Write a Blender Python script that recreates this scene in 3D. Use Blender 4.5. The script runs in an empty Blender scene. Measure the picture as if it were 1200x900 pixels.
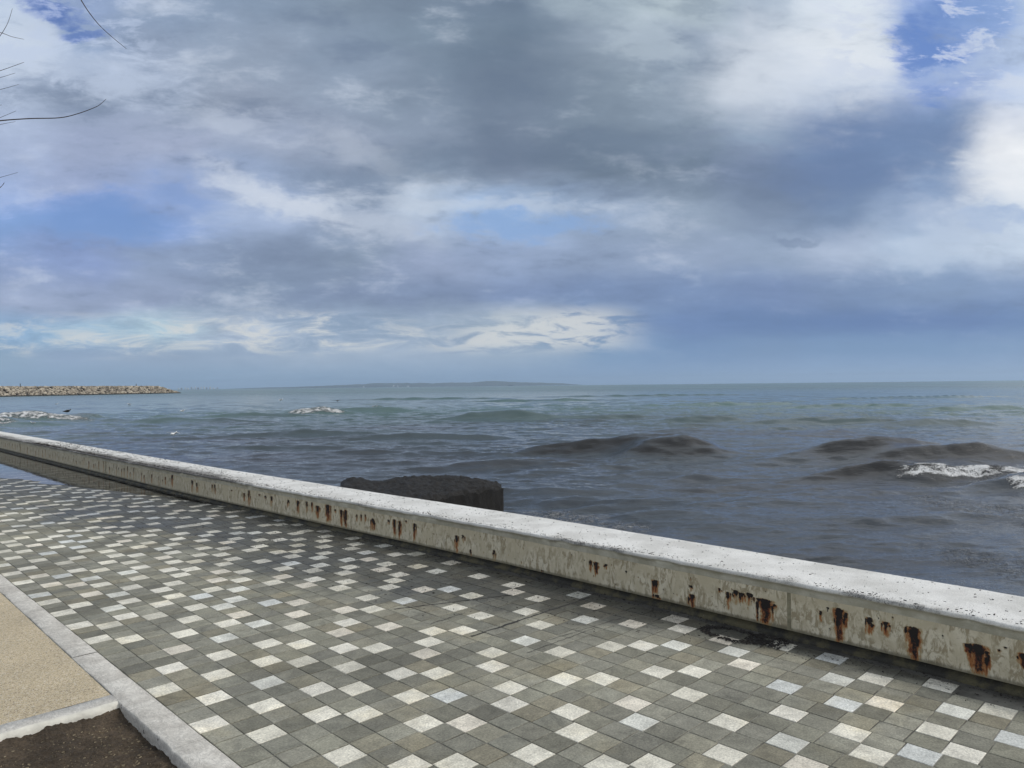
import bpy, bmesh, math, random
import numpy as np
from mathutils import Matrix, Vector
random.seed(7); rng = np.random.default_rng(7)
scene = bpy.context.scene
C = scene.collection
R = math.radians

# ------------------------------------------------------------------ camera
F = 874.8; ROLL = .0108; YH = 451.9; EYE = 1.7; TH = .7783
PIT = math.atan2(YH-450, F)
cr, sr, cp, sp = math.cos(ROLL), math.sin(ROLL), math.cos(PIT), math.sin(PIT)
right = Vector((cr, sr*sp, -sr*cp)); down = Vector((-sr, cr*sp, -cr*cp)); fwd = Vector((0, cp, sp))
cam = bpy.data.cameras.new('camera'); cam_o = bpy.data.objects.new('camera', cam); C.objects.link(cam_o)
M = Matrix.Identity(4)
for i, ax in enumerate((right, -down, -fwd)):
    for j in range(3): M[j][i] = ax[j]
M[2][3] = EYE
cam_o.matrix_world = M
cam.sensor_width = 36; cam.lens = F/1200*36; cam.clip_start = .05; cam.clip_end = 60000
scene.camera = cam_o
def ray(px, py):
    d = fwd*F + right*(px-600) + down*(py-450)
    return d
def at(px, py, z=0.0):          # where the sight line through a pixel meets height z
    d = ray(px, py); t = (z-EYE)/d.z
    return Vector((d.x*t, d.y*t, z))
def at_dist(px, py, y):         # ... or distance y ahead
    d = ray(px, py); t = y/d.y
    return Vector((d.x*t, y, EYE+d.z*t))

# ------------------------------------------------------------------ sky, sun, exposure
SUN_EL, SUN_AZ = 46, 96         # azimuth to the right of the view (+Y)
def lin(c):
    return tuple((x/255/12.92 if x/255 <= .04045 else ((x/255+.055)/1.055)**2.4) for x in c)
world = bpy.data.worlds.new("World"); scene.world = world; world.use_nodes = True
nt = world.node_tree; nt.nodes.clear()
class NB:                       # tiny node builder
    def __init__(s, nt): s.nt = nt
    def n(s, t, **k):
        o = s.nt.nodes.new(t)
        for a, b in k.items(): setattr(o, a, b)
        return o
    def put(s, sock, v):
        if isinstance(v, bpy.types.NodeSocket): s.nt.links.new(v, sock)
        elif v is not None:
            if hasattr(sock.default_value, '__len__') and not hasattr(v, '__len__'): v = (v,)*len(sock.default_value)
            if hasattr(v, '__len__') and len(sock.default_value) == 4 and len(v) == 3: v = (*v, 1)
            sock.default_value = v
    def m(s, op, a, b=None, c=None, clamp=False):
        o = s.n('ShaderNodeMath', operation=op, use_clamp=clamp)
        s.put(o.inputs[0], a)
        if b is not None: s.put(o.inputs[1], b)
        if c is not None: s.put(o.inputs[2], c)
        return o.outputs[0]
    def vm(s, op, a, b=None, out=0):
        o = s.n('ShaderNodeVectorMath', operation=op)
        s.put(o.inputs[0], a)
        if b is not None: s.put(o.inputs[3 if op == 'SCALE' else 1], b)
        return o.outputs[out]
    def mr(s, v, a, b, c=0., d=1., kind='SMOOTHSTEP'):
        o = s.n('ShaderNodeMapRange', interpolation_type=kind)
        for i, x in enumerate((v, a, b, c, d)): s.put(o.inputs[i], x)
        return o.outputs[0]
    def mix(s, f, a, b, blend='MIX'):
        o = s.n('ShaderNodeMix', data_type='RGBA', blend_type=blend)
        s.put(o.inputs[0], f); s.put(o.inputs[6], a); s.put(o.inputs[7], b)
        return o.outputs[2]
    def noise(s, vec, scale, detail=4, rough=.55, dist=0., dim='3D', out=0, lac=2.):
        o = s.n('ShaderNodeTexNoise', noise_dimensions=dim)
        if vec is not None: s.put(o.inputs['Vector'], vec)
        o.inputs['Scale'].default_value = scale; o.inputs['Detail'].default_value = detail
        o.inputs['Roughness'].default_value = rough; o.inputs['Distortion'].default_value = dist
        o.inputs['Lacunarity'].default_value = lac
        return o.outputs[out]
    def comb(s, x, y, z):
        o = s.n('ShaderNodeCombineXYZ')
        for i, a in enumerate((x, y, z)): s.put(o.inputs[i], a)
        return o.outputs[0]
    def sep(s, v):
        o = s.n('ShaderNodeSeparateXYZ'); s.put(o.inputs[0], v); return o.outputs
    def scalev(s, v, xyz): return s.vm('MULTIPLY', v, xyz)

b = NB(nt)
SKY = [  # elevation rows (image height of the row): colours of the cloud deck from left to right
 (-260, [(165,180,200),(150,165,190),(140,155,180),(130,145,170),(125,140,160),(130,145,165),(150,165,185),(180,195,210),(205,215,225),(225,232,238),(235,240,245),(245,248,250),(245,248,250)]),
 (0,   [(172,190,215),(132,152,188),(125,143,170),(120,138,162),(118,135,155),(105,122,143),(95,113,135),(154,170,184),(170,185,195),(158,173,192),(195,208,222),(110,143,205),(170,190,220)]),
 (50,  [(185,200,220),(138,158,190),(140,155,180),(135,150,172),(125,142,165),(112,130,150),(100,118,138),(137,152,170),(140,155,175),(188,198,212),(208,216,226),(135,158,205),(172,190,220)]),
 (100, [(165,180,205),(140,155,180),(140,155,180),(135,148,170),(135,150,172),(118,134,155),(105,121,142),(120,136,154),(130,146,165),(190,200,214),(180,194,216),(140,160,200),(180,195,220)]),
 (150, [(155,170,200),(145,158,188),(150,162,190),(150,163,188),(135,148,172),(125,140,162),(108,123,145),(105,122,142),(112,130,150),(130,150,175),(100,125,165),(105,130,170),(205,212,225)]),
 (200, [(150,170,210),(145,160,195),(140,158,195),(140,158,190),(115,132,158),(120,137,160),(112,127,150),(95,112,132),(98,116,138),(100,118,145),(92,115,155),(112,137,175),(232,235,240)]),
 (250, [(112,146,205),(105,140,205),(122,150,203),(150,168,200),(133,150,177),(172,187,208),(150,175,210),(140,158,185),(135,152,175),(120,138,165),(110,132,165),(148,167,197),(192,207,225)]),
 (300, [(130,150,190),(125,145,190),(130,148,180),(115,132,160),(118,135,160),(140,155,185),(140,158,190),(130,148,178),(135,152,180),(140,158,185),(160,175,200),(165,185,210),(185,200,220)]),
 (348, [(145,160,190),(140,155,185),(135,150,180),(120,138,165),(115,132,162),(115,133,165),(115,135,172),(110,132,170),(110,133,172),(108,130,170),(112,135,172),(120,143,178),(120,143,180)]),
 (382, [(130,165,200),(150,180,205),(165,190,205),(170,185,205),(140,160,185),(140,158,180),(160,175,190),(120,145,180),(98,125,170),(92,120,165),(90,118,165),(95,122,168),(100,128,172)]),
 (412, [(135,160,185),(140,162,190),(140,160,185),(140,160,185),(150,168,190),(150,168,190),(145,165,188),(115,145,180),(105,135,175),(110,138,175),(110,140,178),(112,142,180),(118,146,182)]),
 (446, [(130,158,185),(130,158,185),(128,156,185),(128,156,185),(126,154,184),(124,152,183),(124,152,185),(122,150,185),(124,152,187),(128,155,190),(130,157,192),(134,160,195),(138,163,196)]),
]
geo = b.n('ShaderNodeTexCoord').outputs['Generated']
dx, dy, dz = b.sep(geo)
hor = b.m('SQRT', b.m('ADD', b.m('MULTIPLY', dx, dx), b.m('MULTIPLY', dy, dy)))
den = b.m('MAXIMUM', dy, b.m('MULTIPLY', b.m('MAXIMUM', hor, .02), .35))
X = b.m('DIVIDE', dx, den); Q = b.m('DIVIDE', dz, den)
# coordinates on a flat cloud deck, so that the cloud detail flattens towards the horizon
dd = b.m('ADD', b.m('MAXIMUM', dz, 0.), .10)
deck = b.comb(b.m('DIVIDE', dx, dd), b.m('DIVIDE', dy, dd), 0.)
w1 = b.noise(deck, 1.3, 5, .6, out=1); w1 = b.vm('SUBTRACT', w1, (.5, .5, .5))
w2 = b.noise(b.comb(b.m('MULTIPLY', X, 1.0), b.m('MULTIPLY', Q, 2.0), 0.), 4.2, 8, .6, .6, out=1); w2 = b.vm('SUBTRACT', w2, (.5, .5, .5))
wx = b.sep(w1); wy = b.sep(w2)
qatt = b.mr(Q, 0., .30, .2, 1.)
X2 = b.m('ADD', X, b.m('ADD', b.m('MULTIPLY', wx[0], .10), b.m('MULTIPLY', wy[0], .19)))
Q2 = b.m('ADD', Q, b.m('MULTIPLY', qatt, b.m('ADD', b.m('MULTIPLY', wx[1], .05), b.m('MULTIPLY', wy[1], .12))))
T = b.mr(X2, (0-600)/F, 600/F, 0., 1., 'LINEAR')
col = None; last = None
for py, cs in SKY:
    rp = b.n('ShaderNodeValToRGB'); cb = rp.color_ramp; cb.interpolation = 'EASE'
    n = len(cs)
    while len(cb.elements) < n: cb.elements.new(.5)
    for i, c in enumerate(cs):
        cb.elements[i].position = i/(n-1); cb.elements[i].color = (*lin(c), 1)
    b.nt.links.new(T, rp.inputs[0])
    q = (YH-py)/F
    if col is None: col = rp.outputs[0]
    else: col = b.mix(b.mr(Q2, last, q, 0., 1., 'SMOOTHSTEP'), col, rp.outputs[0])
    last = q
# cloud texture: billows, wisps and thin streaks
n1 = b.noise(b.scalev(deck, (1, 1.0, 1)), 2.3, 12, .60, .15)
n2 = b.noise(b.comb(X, b.m('MULTIPLY', Q, 2.2), 0.), 6.5, 13, .62, .15)
n3 = b.noise(b.comb(b.m('ADD', X, b.m('MULTIPLY', Q, 1.1)), b.m('MULTIPLY', Q, 4.0), 3.1), 3.6, 12, .60, .2)
n6 = b.noise(b.comb(b.m('ADD', X, b.m('MULTIPLY', Q, .5)), b.m('MULTIPLY', Q, 2.6), 9.1), 15., 12, .66, .3)
lum = b.m('ADD', b.m('ADD', b.m('MULTIPLY', b.m('SUBTRACT', n1, .5), .55), b.m('MULTIPLY', b.m('SUBTRACT', n2, .5), .80)), b.m('ADD', b.m('MULTIPLY', b.m('SUBTRACT', n3, .5), .55), b.m('MULTIPLY', b.m('SUBTRACT', n6, .5), .40)))
att = b.mr(Q, 0.02, .12, .15, 1.)
calm = b.m('MULTIPLY', att, b.m('MAXIMUM', b.mr(X, .05, .35, 1., .55), b.mr(Q, .2, .3, 0., .8)))
col = b.mix(1., col, b.comb(b.m('ADD', 1.14, b.m('MULTIPLY', lum, calm)), b.m('ADD', 1.13, b.m('MULTIPLY', b.m('MULTIPLY', lum, .92), calm)), b.m('ADD', 1.11, b.m('MULTIPLY', b.m('MULTIPLY', lum, .80), calm))), 'MULTIPLY')
# torn cloud edges: lit rims and darker undersides
mixn = b.m('ADD', b.m('MULTIPLY', n2, .45), b.m('ADD', b.m('MULTIPLY', n3, .30), b.m('MULTIPLY', n6, .25)))
rim = b.m('MULTIPLY', b.mr(mixn, .515, .66), calm)
und = b.m('MULTIPLY', b.mr(mixn, .465, .39), calm)
col = b.mix(b.m('MULTIPLY', rim, .55), col, lin((208, 216, 229)))
col = b.mix(b.m('MULTIPLY', und, .32), col, lin((103, 122, 150)))
# single features of the deck: (image x, y, half sizes, tilt, colour, strength, softness)
FEAT = [(330, 228, 85, 14, -26, (215, 222, 233), .65, .55), (440, 262, 70, 14, -8, (195, 205, 221), .55, .6), (560, 238, 150, 9, 0, (196, 207, 222), .5, .45),
 (425, 178, 55, 16, -20, (195, 204, 218), .4, .6), (262, 134, 50, 16, -5, (188, 198, 215), .5, .45), (90, 70, 120, 26, -12, (190, 203, 224), .6, .4), (25, 40, 50, 50, 0, (205, 216, 232), .6, .4),
 (75, 14, 34, 18, -25, (78, 112, 190), .9, .3), (100, 38, 26, 8, 0, (88, 120, 195), .8, .3),
 (130, 252, 55, 24, -8, (104, 143, 212), .75, .4), (215, 222, 50, 14, -10, (122, 152, 208), .5, .4), (610, 264, 75, 16, 0, (132, 168, 218), .7, .4),
 (950, 100, 110, 60, 25, (215, 222, 232), .35, .6), (1010, 40, 50, 70, -20, (228, 234, 241), .5, .55), (765, 50, 40, 40, 0, (184, 198, 210), .5, .4),
 (1092, 62, 44, 52, 20, (86, 128, 208), .9, .30), (1160, 30, 50, 26, 0, (118, 152, 212), .6, .35), (1120, 88, 60, 14, 10, (175, 193, 222), .6, .3),
 (1000, 178, 150, 46, 0, (92, 116, 158), .45, .5), (1185, 210, 46, 48, 20, (234, 238, 243), .7, .6), (1185, 262, 46, 12, 0, (110, 150, 205), .5, .3), (1120, 285, 90, 24, 18, (192, 206, 226), .6, .45),
 (935, 283, 22, 6, -10, (115, 133, 162), .5, .3), (600, 90, 90, 70, 0, (98, 116, 138), .35, .5), (650, 178, 190, 18, 2, (100, 117, 140), .45, .45)]
warp = b.vm('SCALE', b.vm('SUBTRACT', b.noise(b.comb(X, b.m('MULTIPLY', Q, 1.8), 5.), 9., 9, .62, 0., out=1), (.5, .5, .5)), .13)
wq = b.sep(warp)
Xf = b.m('ADD', X, wq[0]); Qf = b.m('ADD', Q, b.m('MULTIPLY', wq[1], .7))
for fx, fy, fa, fb, tilt, fc, fs, soft in FEAT:
    c_, s_ = math.cos(R(tilt)), math.sin(R(tilt))
    ax_ = b.m('SUBTRACT', Xf, (fx-600)/F); ay_ = b.m('SUBTRACT', Qf, (YH-fy)/F)
    e1_ = b.m('MULTIPLY', b.m('ADD', b.m('MULTIPLY', ax_, c_), b.m('MULTIPLY', ay_, s_)), F/fa)
    e2_ = b.m('MULTIPLY', b.m('SUBTRACT', b.m('MULTIPLY', ay_, c_), b.m('MULTIPLY', ax_, s_)), F/fb)
    g_ = b.m('EXPONENT', b.m('MULTIPLY', b.m('ADD', b.m('MULTIPLY', e1_, e1_), b.m('MULTIPLY', e2_, e2_)), -.75))
    g_ = b.m('ADD', g_, b.m('MULTIPLY', b.m('SUBTRACT', n6, .5), b.m('MULTIPLY', b.m('MINIMUM', b.m('MULTIPLY', g_, 3.), 1.), 2.2)))
    col = b.mix(b.m('MULTIPLY', b.mr(g_, .5-soft, .5+soft), fs), col, lin(fc))
tex = b.m('MULTIPLY', b.m('MULTIPLY', b.mr(n6, .50, .62), b.mr(X, .38, .46)), b.mr(Q, .36, .42))
col = b.mix(b.m('MULTIPLY', tex, .75), col, lin((205, 215, 232)))
tex2 = b.m('MULTIPLY', b.m('MULTIPLY', b.mr(n6, .47, .60), b.mr(X, -.40, -.55)), b.mr(Q, .38, .46))
col = b.mix(b.m('MULTIPLY', tex2, .6), col, lin((190, 204, 228)))
# low broken bank of sunlit cumulus above the horizon, left of the middle
ub = b.n('ShaderNodeTexNoise'); 
lowv = b.comb(b.m('MULTIPLY', X, 1.), b.m('MULTIPLY', Q, 4.2), 7.)
n4 = b.noise(lowv, 13., 10, .66, .6); n5 = b.noise(lowv, 2.7, 3, .5)
band = b.m('MULTIPLY', b.mr(Q, .035, .06), b.mr(Q, .115, .085))
side = b.m('MULTIPLY', b.mr(X, -.75, -.55, .7, 1.), b.mr(X, .20, .10))
hot = b.m('MULTIPLY', b.mr(X, -.12, -.02), 1.)
puff = b.m('MULTIPLY', b.m('MULTIPLY', b.mr(b.m('ADD', n4, b.m('MULTIPLY', hot, .10)), .46, .63), b.mr(n5, .34, .56)), b.m('MULTIPLY', band, side))
col = b.mix(b.m('MULTIPLY', puff, .85), col, lin((215, 218, 218)))
gray = b.m('MULTIPLY', b.m('MULTIPLY', b.mr(n4, .50, .38), band), side)
col = b.mix(b.m('MULTIPLY', gray, .30), col, lin((118, 142, 172)))
# clear blue gaps show the Nishita sky
sky = b.n('ShaderNodeTexSky', sky_type='NISHITA')
sky.sun_disc = False; sky.sun_elevation = R(SUN_EL); sky.sun_rotation = R(SUN_AZ); sky.air_density = 1.0; sky.dust_density = 1.0
sk = b.vm('SCALE', sky.outputs[0], .10)
hsv = b.n('ShaderNodeSeparateColor', mode='HSV'); b.put(hsv.inputs[0], col)
gap = b.m('MULTIPLY', b.mr(hsv.outputs[1], .52, .78), b.mr(Q, .12, .2))
col = b.mix(b.m('MULTIPLY', gap, .35), col, sk)
# behind the camera: an even, bright cloud deck
back = b.mr(dy, .35, -.15)
zen = b.m('MAXIMUM', back, b.mr(dz, .55, .85))
bcol = b.mix(b.mr(n1, .35, .65), lin((165, 178, 196)), lin((225, 230, 236)))
col = b.mix(zen, col, bcol)
# the glow of the sun behind thin cloud, high on the right, out of the picture
sund = (math.sin(R(SUN_AZ))*math.cos(R(SUN_EL)), math.cos(R(SUN_AZ))*math.cos(R(SUN_EL)), math.sin(R(SUN_EL)))
dt = b.vm('DOT_PRODUCT', geo, sund, out=1)
glow = b.m('POWER', b.m('MAXIMUM', dt, 0.), 14.)
col = b.vm('ADD', col, b.vm('SCALE', (1.0, .97, .92), b.m('MULTIPLY', glow, 1.8)))
bg = b.n('ShaderNodeBackground'); b.put(bg.inputs[0], col); bg.inputs[1].default_value = 1.0
out = b.n('ShaderNodeOutputWorld'); nt.links.new(bg.outputs[0], out.inputs[0])

sun = bpy.data.lights.new('sun', 'SUN'); sun.energy = 1.3; sun.angle = R(14); sun.color = (1, .95, .88)
so = bpy.data.objects.new('sun', sun); C.objects.link(so)
so.rotation_euler = Vector(sund).to_track_quat('Z', 'Y').to_euler()
scene.view_settings.view_transform = 'Standard'; scene.view_settings.look = 'None'
scene.view_settings.gamma = 1; scene.view_settings.use_curve_mapping = False
scene.view_settings.exposure = 0.0
WHITE = {9:[24.0,28.0,35.9,38.7,41.5,44.2,46.1,49.9,52.8,55.8],10:[22.0,26.0,30.0,34.9,37.7,42.4,48.1,50.9,53.7,57.7,60.6],11:[19.0,24.0,28.0,32.0,38.6,40.5,44.2,47.0,49.9,55.7,59.6,62.5,64.3],12:[17.1,22.0,25.9,30.0,33.9,37.6,41.3,43.1,46.0,47.9,50.7,53.6,57.6,61.4,65.2,69.2],13:[16.2,21.0,24.0,24.5,28.0,32.0,35.8,39.5,44.1,49.8,54.6,59.5,63.2,67.2],14:[19.0,23.0,26.9,29.9,33.9,37.6,40.5,42.3,46.0,47.9,51.7,56.5,58.3,61.1,64.0],15:[15.0,18.0,21.0,25.0,28.8,32.8,34.8,36.7,39.4,43.2,48.7,50.6,53.4,55.3,60.2,63.1,65.9],16:[13.0,20.1,23.0,27.0,31.0,37.5,40.3,44.9,46.7,52.5,57.1,61.1,64.9],17:[12.1,15.0,18.0,22.0,26.0,28.9,32.8,35.6,39.3,42.1,45.9,48.6,50.4,55.1,58.1,62.8],18:[16.1,19.0,24.0,29.9,34.6,41.1,43.9,47.7,51.5,53.3,56.1,60.0,61.8],19:[10.9,14.0,21.0,25.0,28.0,31.7,39.2,42.9,45.7,49.4,54.2,58.9],20:[8.9,15.0,18.1,22.1,26.0,30.8,37.3,40.0,46.6,48.4,51.3,56.0,60.7],21:[9.9,11.9,17.1,25.1,32.7,35.4,38.1,41.8,44.6,50.2,54.0,57.8],22:[7.8,14.0,20.1,22.1,30.8,36.3,40.0,42.7,48.3,52.0,55.7],23:[6.8,8.8,10.8,16.0,26.1,28.0,33.6,38.1,40.9,44.4,46.3,49.0,52.8,56.7],24:[5.9,15.0,19.0,23.1,31.8,34.5,39.1,42.8,45.6,51.0,54.8],25:[6.9,9.8,11.9,18.1,25.0,29.0,30.8,35.4,37.2,40.9,43.7,47.3,50.0,53.9],26:[5.0,8.8,14.0,17.1,22.1,38.1,40.0,45.5,49.1,52.9],27:[6.9,10.8,15.0,20.1,26.1,27.9,34.4,36.2,41.8,43.6,47.3],28:[5.9,9.8,16.0,18.1,23.2,28.9,31.7,39.9,44.6],29:[7.9,11.8,13.9,19.1,25.0,35.4,39.0,42.7,46.5]}

# ------------------------------------------------------------------ helpers
ROTZ = TH
ct, st = math.cos(TH), math.sin(TH)
def to_uv(p): return (-p[0]*st+p[1]*ct, p[0]*ct+p[1]*st)     # along the wall, across (towards the sea)
def L(u, v, z=0.0): return (v, u, z)                           # promenade coordinates (local x = across, y = along)
def Wp(u, v, z=0.0): return Vector((v*ct-u*st, v*st+u*ct, z))
def mesh_obj(name, verts, faces, mat=None, parent=None, prom=False, smooth=False):
    me = bpy.data.meshes.new(name)
    me.from_pydata([tuple(v) for v in verts], [], faces); me.update()
    o = bpy.data.objects.new(name, me); C.objects.link(o)
    if mat is not None:
        me.materials.append(mat)
    if smooth: me.shade_smooth()
    if parent is not None: o.parent = parent
    elif prom: o.rotation_euler = (0, 0, ROTZ)
    return o
def np_mesh(name, V, Fq, mat=None, parent=None, prom=False, smooth=True):
    V = np.asarray(V, dtype=np.float32); Fq = np.asarray(Fq, dtype=np.int32)
    me = bpy.data.meshes.new(name); k = Fq.shape[1]
    me.vertices.add(len(V)); me.vertices.foreach_set('co', V.ravel())
    me.loops.add(Fq.size); me.loops.foreach_set('vertex_index', Fq.ravel())
    me.polygons.add(len(Fq)); me.polygons.foreach_set('loop_start', np.arange(0, Fq.size, k, dtype=np.int32))
    me.update(); me.validate()
    if smooth: me.shade_smooth()
    if mat is not None: me.materials.append(mat)
    o = bpy.data.objects.new(name, me); C.objects.link(o)
    if parent is not None: o.parent = parent
    elif prom: o.rotation_euler = (0, 0, ROTZ)
    return o
def fattr(o, name, vals):
    a = o.data.attributes.new(name, 'FLOAT', 'POINT'); a.data.foreach_set('value', np.asarray(vals, dtype=np.float32))
def cattr(o, name, vals):
    a = o.data.attributes.new(name, 'FLOAT_COLOR', 'POINT')
    v = np.ones((len(vals), 4), dtype=np.float32); v[:, :3] = vals; a.data.foreach_set('color', v.ravel())
def grid_faces(nr, nc):
    i = np.arange(nr-1)[:, None]*nc+np.arange(nc-1)[None, :]
    return np.stack([i, i+1, i+nc+1, i+nc], -1).reshape(-1, 4)
def tag(o, label=None, cat=None, group=None, kind=None):
    if label: o['label'] = label
    if cat: o['category'] = cat
    if group: o['group'] = group
    if kind: o['kind'] = kind
    return o
def empty(name, loc=(0, 0, 0), prom=False):
    o = bpy.data.objects.new(name, None); C.objects.link(o); o.location = loc
    if prom: o.rotation_euler = (0, 0, ROTZ)
    return o
def sm(x, a, c):
    t = np.clip((x-a)/(c-a), 0, 1); return t*t*(3-2*t)
# value noise for shaping meshes
_tab = rng.random((256, 256)).astype(np.float32)
def vnoise(x, y):
    xi = np.floor(x).astype(int); yi = np.floor(y).astype(int); fx = x-xi; fy = y-yi
    fx = fx*fx*(3-2*fx); fy = fy*fy*(3-2*fy)
    a = _tab[xi & 255, yi & 255]; b_ = _tab[(xi+1) & 255, yi & 255]; c = _tab[xi & 255, (yi+1) & 255]; d = _tab[(xi+1) & 255, (yi+1) & 255]
    return (a*(1-fx)+b_*fx)*(1-fy)+(c*(1-fx)+d*fx)*fy
def fbm(x, y, o=4):
    s = 0; a = .5; t = 0
    for i in range(o):
        s = s+a*vnoise(x*2**i+17.3*i, y*2**i+9.1*i); t += a; a *= .55
    return s/t
def tube(pts, radii, seg=7):
    V = []; Fc = []; pts = [Vector(p) for p in pts]
    for i, p in enumerate(pts):
        d = (pts[min(i+1, len(pts)-1)]-pts[max(i-1, 0)]).normalized()
        a = d.orthogonal().normalized(); c = d.cross(a)
        for k in range(seg):
            t = 2*math.pi*k/seg; V.append(p+(a*math.cos(t)+c*math.sin(t))*radii[i])
    for i in range(len(pts)-1):
        for k in range(seg):
            Fc.append((i*seg+k, i*seg+(k+1) % seg, (i+1)*seg+(k+1) % seg, (i+1)*seg+k))
    Fc.append(tuple(range(seg))[::-1]); Fc.append(tuple(range((len(pts)-1)*seg, len(pts)*seg)))
    return V, Fc
def join(parts):
    V = []; Fc = []
    for v, f in parts:
        n = len(V); V += list(v); Fc += [tuple(i+n for i in q) for q in f]
    return V, Fc
def smooth_path(pts, n=6):
    pts = [Vector(p) for p in pts]; out = []
    for i in range(len(pts)-1):
        p0 = pts[max(i-1, 0)]; p1 = pts[i]; p2 = pts[i+1]; p3 = pts[min(i+2, len(pts)-1)]
        for k in range(n):
            t = k/n
            out.append(.5*((2*p1)+(p2-p0)*t+(2*p0-5*p1+4*p2-p3)*t*t+(3*p1-p0-3*p2+p3)*t**3))
    out.append(pts[-1]); return out

# ------------------------------------------------------------------ materials
def mat(name):
    m = bpy.data.materials.new(name); m.use_nodes = True
    n = NB(m.node_tree); bs = m.node_tree.nodes['Principled BSDF']
    return m, n, bs
def obj_co(n): return n.n('ShaderNodeTexCoord').outputs['Object']
def attr(n, name, out='Fac'): return n.n('ShaderNodeAttribute', attribute_name=name).outputs[out]
def bump(n, bs, h, dist, strength=1., normal=None):
    o = n.n('ShaderNodeBump'); o.inputs['Strength'].default_value = strength; o.inputs['Distance'].default_value = dist
    n.put(o.inputs['Height'], h)
    if normal is not None: n.put(o.inputs['Normal'], normal)
    n.nt.links.new(o.outputs[0], bs.inputs['Normal']); return o.outputs[0]
def simple(name, col, rough=.8, var=.25, scale=8., bmp=.003, bscale=60.):
    m, n, bs = mat(name); co = obj_co(n)
    v = n.noise(co, scale, 6, .6)
    k = n.mr(v, .3, .7, 1-var, 1+var, 'LINEAR')
    n.put(bs.inputs['Base Color'], n.vm('SCALE', n.mix(0., col, col), k)); bs.inputs['Roughness'].default_value = rough
    bump(n, bs, n.noise(co, bscale, 5, .6), bmp)
    return m

# paving tiles: per-tile colour comes from the mesh, veins and dirt from noise
m_tile, n, bs = mat('split_stone_tile'); co = obj_co(n)
tc = attr(n, 'tile', 'Color'); wh = attr(n, 'white'); wet = attr(n, 'wet'); rnd = attr(n, 'rnd')
co2 = n.vm('ADD', co, n.comb(n.m('MULTIPLY', rnd, 37.), n.m('MULTIPLY', rnd, 71.), 0.))
cloudy = n.noise(co2, 9., 7, .62, .8)
fine = n.noise(co2, 90., 5, .7)
vein = n.noise(n.scalev(co2, (1., 2.2, 1.)), 26., 6, .7, 1.4)
c = n.vm('SCALE', tc, n.mr(cloudy, .28, .72, .74, 1.26, 'LINEAR'))
c = n.vm('SCALE', c, n.mr(n.noise(co, .9, 8, .68, .6), .32, .68, .80, 1.18, 'LINEAR'))
c = n.mix(n.m('MULTIPLY', n.mr(n.noise(n.scalev(co, (1, 1, 1)), 2.6, 9, .74, 1.2), .57, .66), n.m('SUBTRACT', .55, n.m('MULTIPLY', wh, .35))), c, n.vm('SCALE', c, .55))
c = n.vm('SCALE', c, n.mr(fine, .3, .7, .66, 1.34, 'LINEAR'))
c = n.vm('SCALE', c, n.mr(n.m('ABSOLUTE', n.m('SUBTRACT', vein, .5)), 0., .05, .86, 1., 'LINEAR'))
# olive bloom on the grey tiles
c = n.mix(n.m('MULTIPLY', n.mr(n.noise(co, 1.7, 6, .6), .5, .72), .35), c, n.vm('MULTIPLY', c, (1.12, 1.0, .74)))
# damp, sooty film from the sea: stronger by the wall, patchy
pat = n.noise(co, 1.1, 7, .66, .4)
wm = n.mr(n.m('ADD', wet, n.m('MULTIPLY', n.m('SUBTRACT', pat, .5), 1.3)), .18, .70)
wm = n.m('MULTIPLY', wm, n.m('MINIMUM', n.m('MULTIPLY', wet, 6.), 1.))
dark = n.vm('MULTIPLY', c, (.36, .37, .39))
wfac = n.m('MULTIPLY', wm, n.m('SUBTRACT', 1., n.m('MULTIPLY', wh, .60)))
c = n.mix(wfac, c, dark)
# black crumbs of weed lying on the stone
sp = n.noise(n.scalev(co, (1., 1.4, 1.)), 105., 4, .8, 1.6)
sp2 = n.noise(co, 30., 3, .7)
spk = n.m('MULTIPLY', n.mr(n.m('ADD', sp, n.m('MULTIPLY', n.m('SUBTRACT', sp2, .5), .55)), n.m('SUBTRACT', .64, n.m('MULTIPLY', wm, .09)), n.m('SUBTRACT', .69, n.m('MULTIPLY', wm, .09))), n.mr(n.m('ADD', wet, n.m('MULTIPLY', n.m('SUBTRACT', pat, .5), .8)), .05, .7))
c = n.mix(n.m('MULTIPLY', spk, .85), c, (.035, .03, .025))
pores = n.m('MAXIMUM', n.mr(n.noise(co, 150., 4, .75), .62, .68), n.m('MULTIPLY', n.mr(n.noise(co2, 48., 5, .8, 1.5), .63, .67), n.mr(rnd, .3, .8)))
c = n.mix(n.m('MULTIPLY', pores, .55), c, n.vm('SCALE', c, .35))
n.put(bs.inputs['Base Color'], c)
n.put(bs.inputs['Roughness'], n.m('SUBTRACT', .78, n.m('MULTIPLY', wm, n.mr(pat, .3, .7, .18, .38))))
bs.inputs['Specular IOR Level'].default_value = .4
bump(n, bs, n.m('ADD', n.m('ADD', n.m('MULTIPLY', cloudy, 1.), n.m('MULTIPLY', vein, .7)), n.m('MULTIPLY', fine, .35)), .006, .8)

m_grout, n, bs = mat('joint_sand'); co = obj_co(n); wet = attr(n, 'wet')
g = n.noise(co, 3.2, 6, .6)
c = n.mix(n.mr(g, .38, .62), (.07, .067, .055), (.25, .24, .205))
c = n.mix(n.m('MULTIPLY', wet, .8), c, (.03, .028, .025))
n.put(bs.inputs['Base Color'], c); bs.inputs['Roughness'].default_value = .9
bump(n, bs, n.noise(co, 300., 3), .002)

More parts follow.
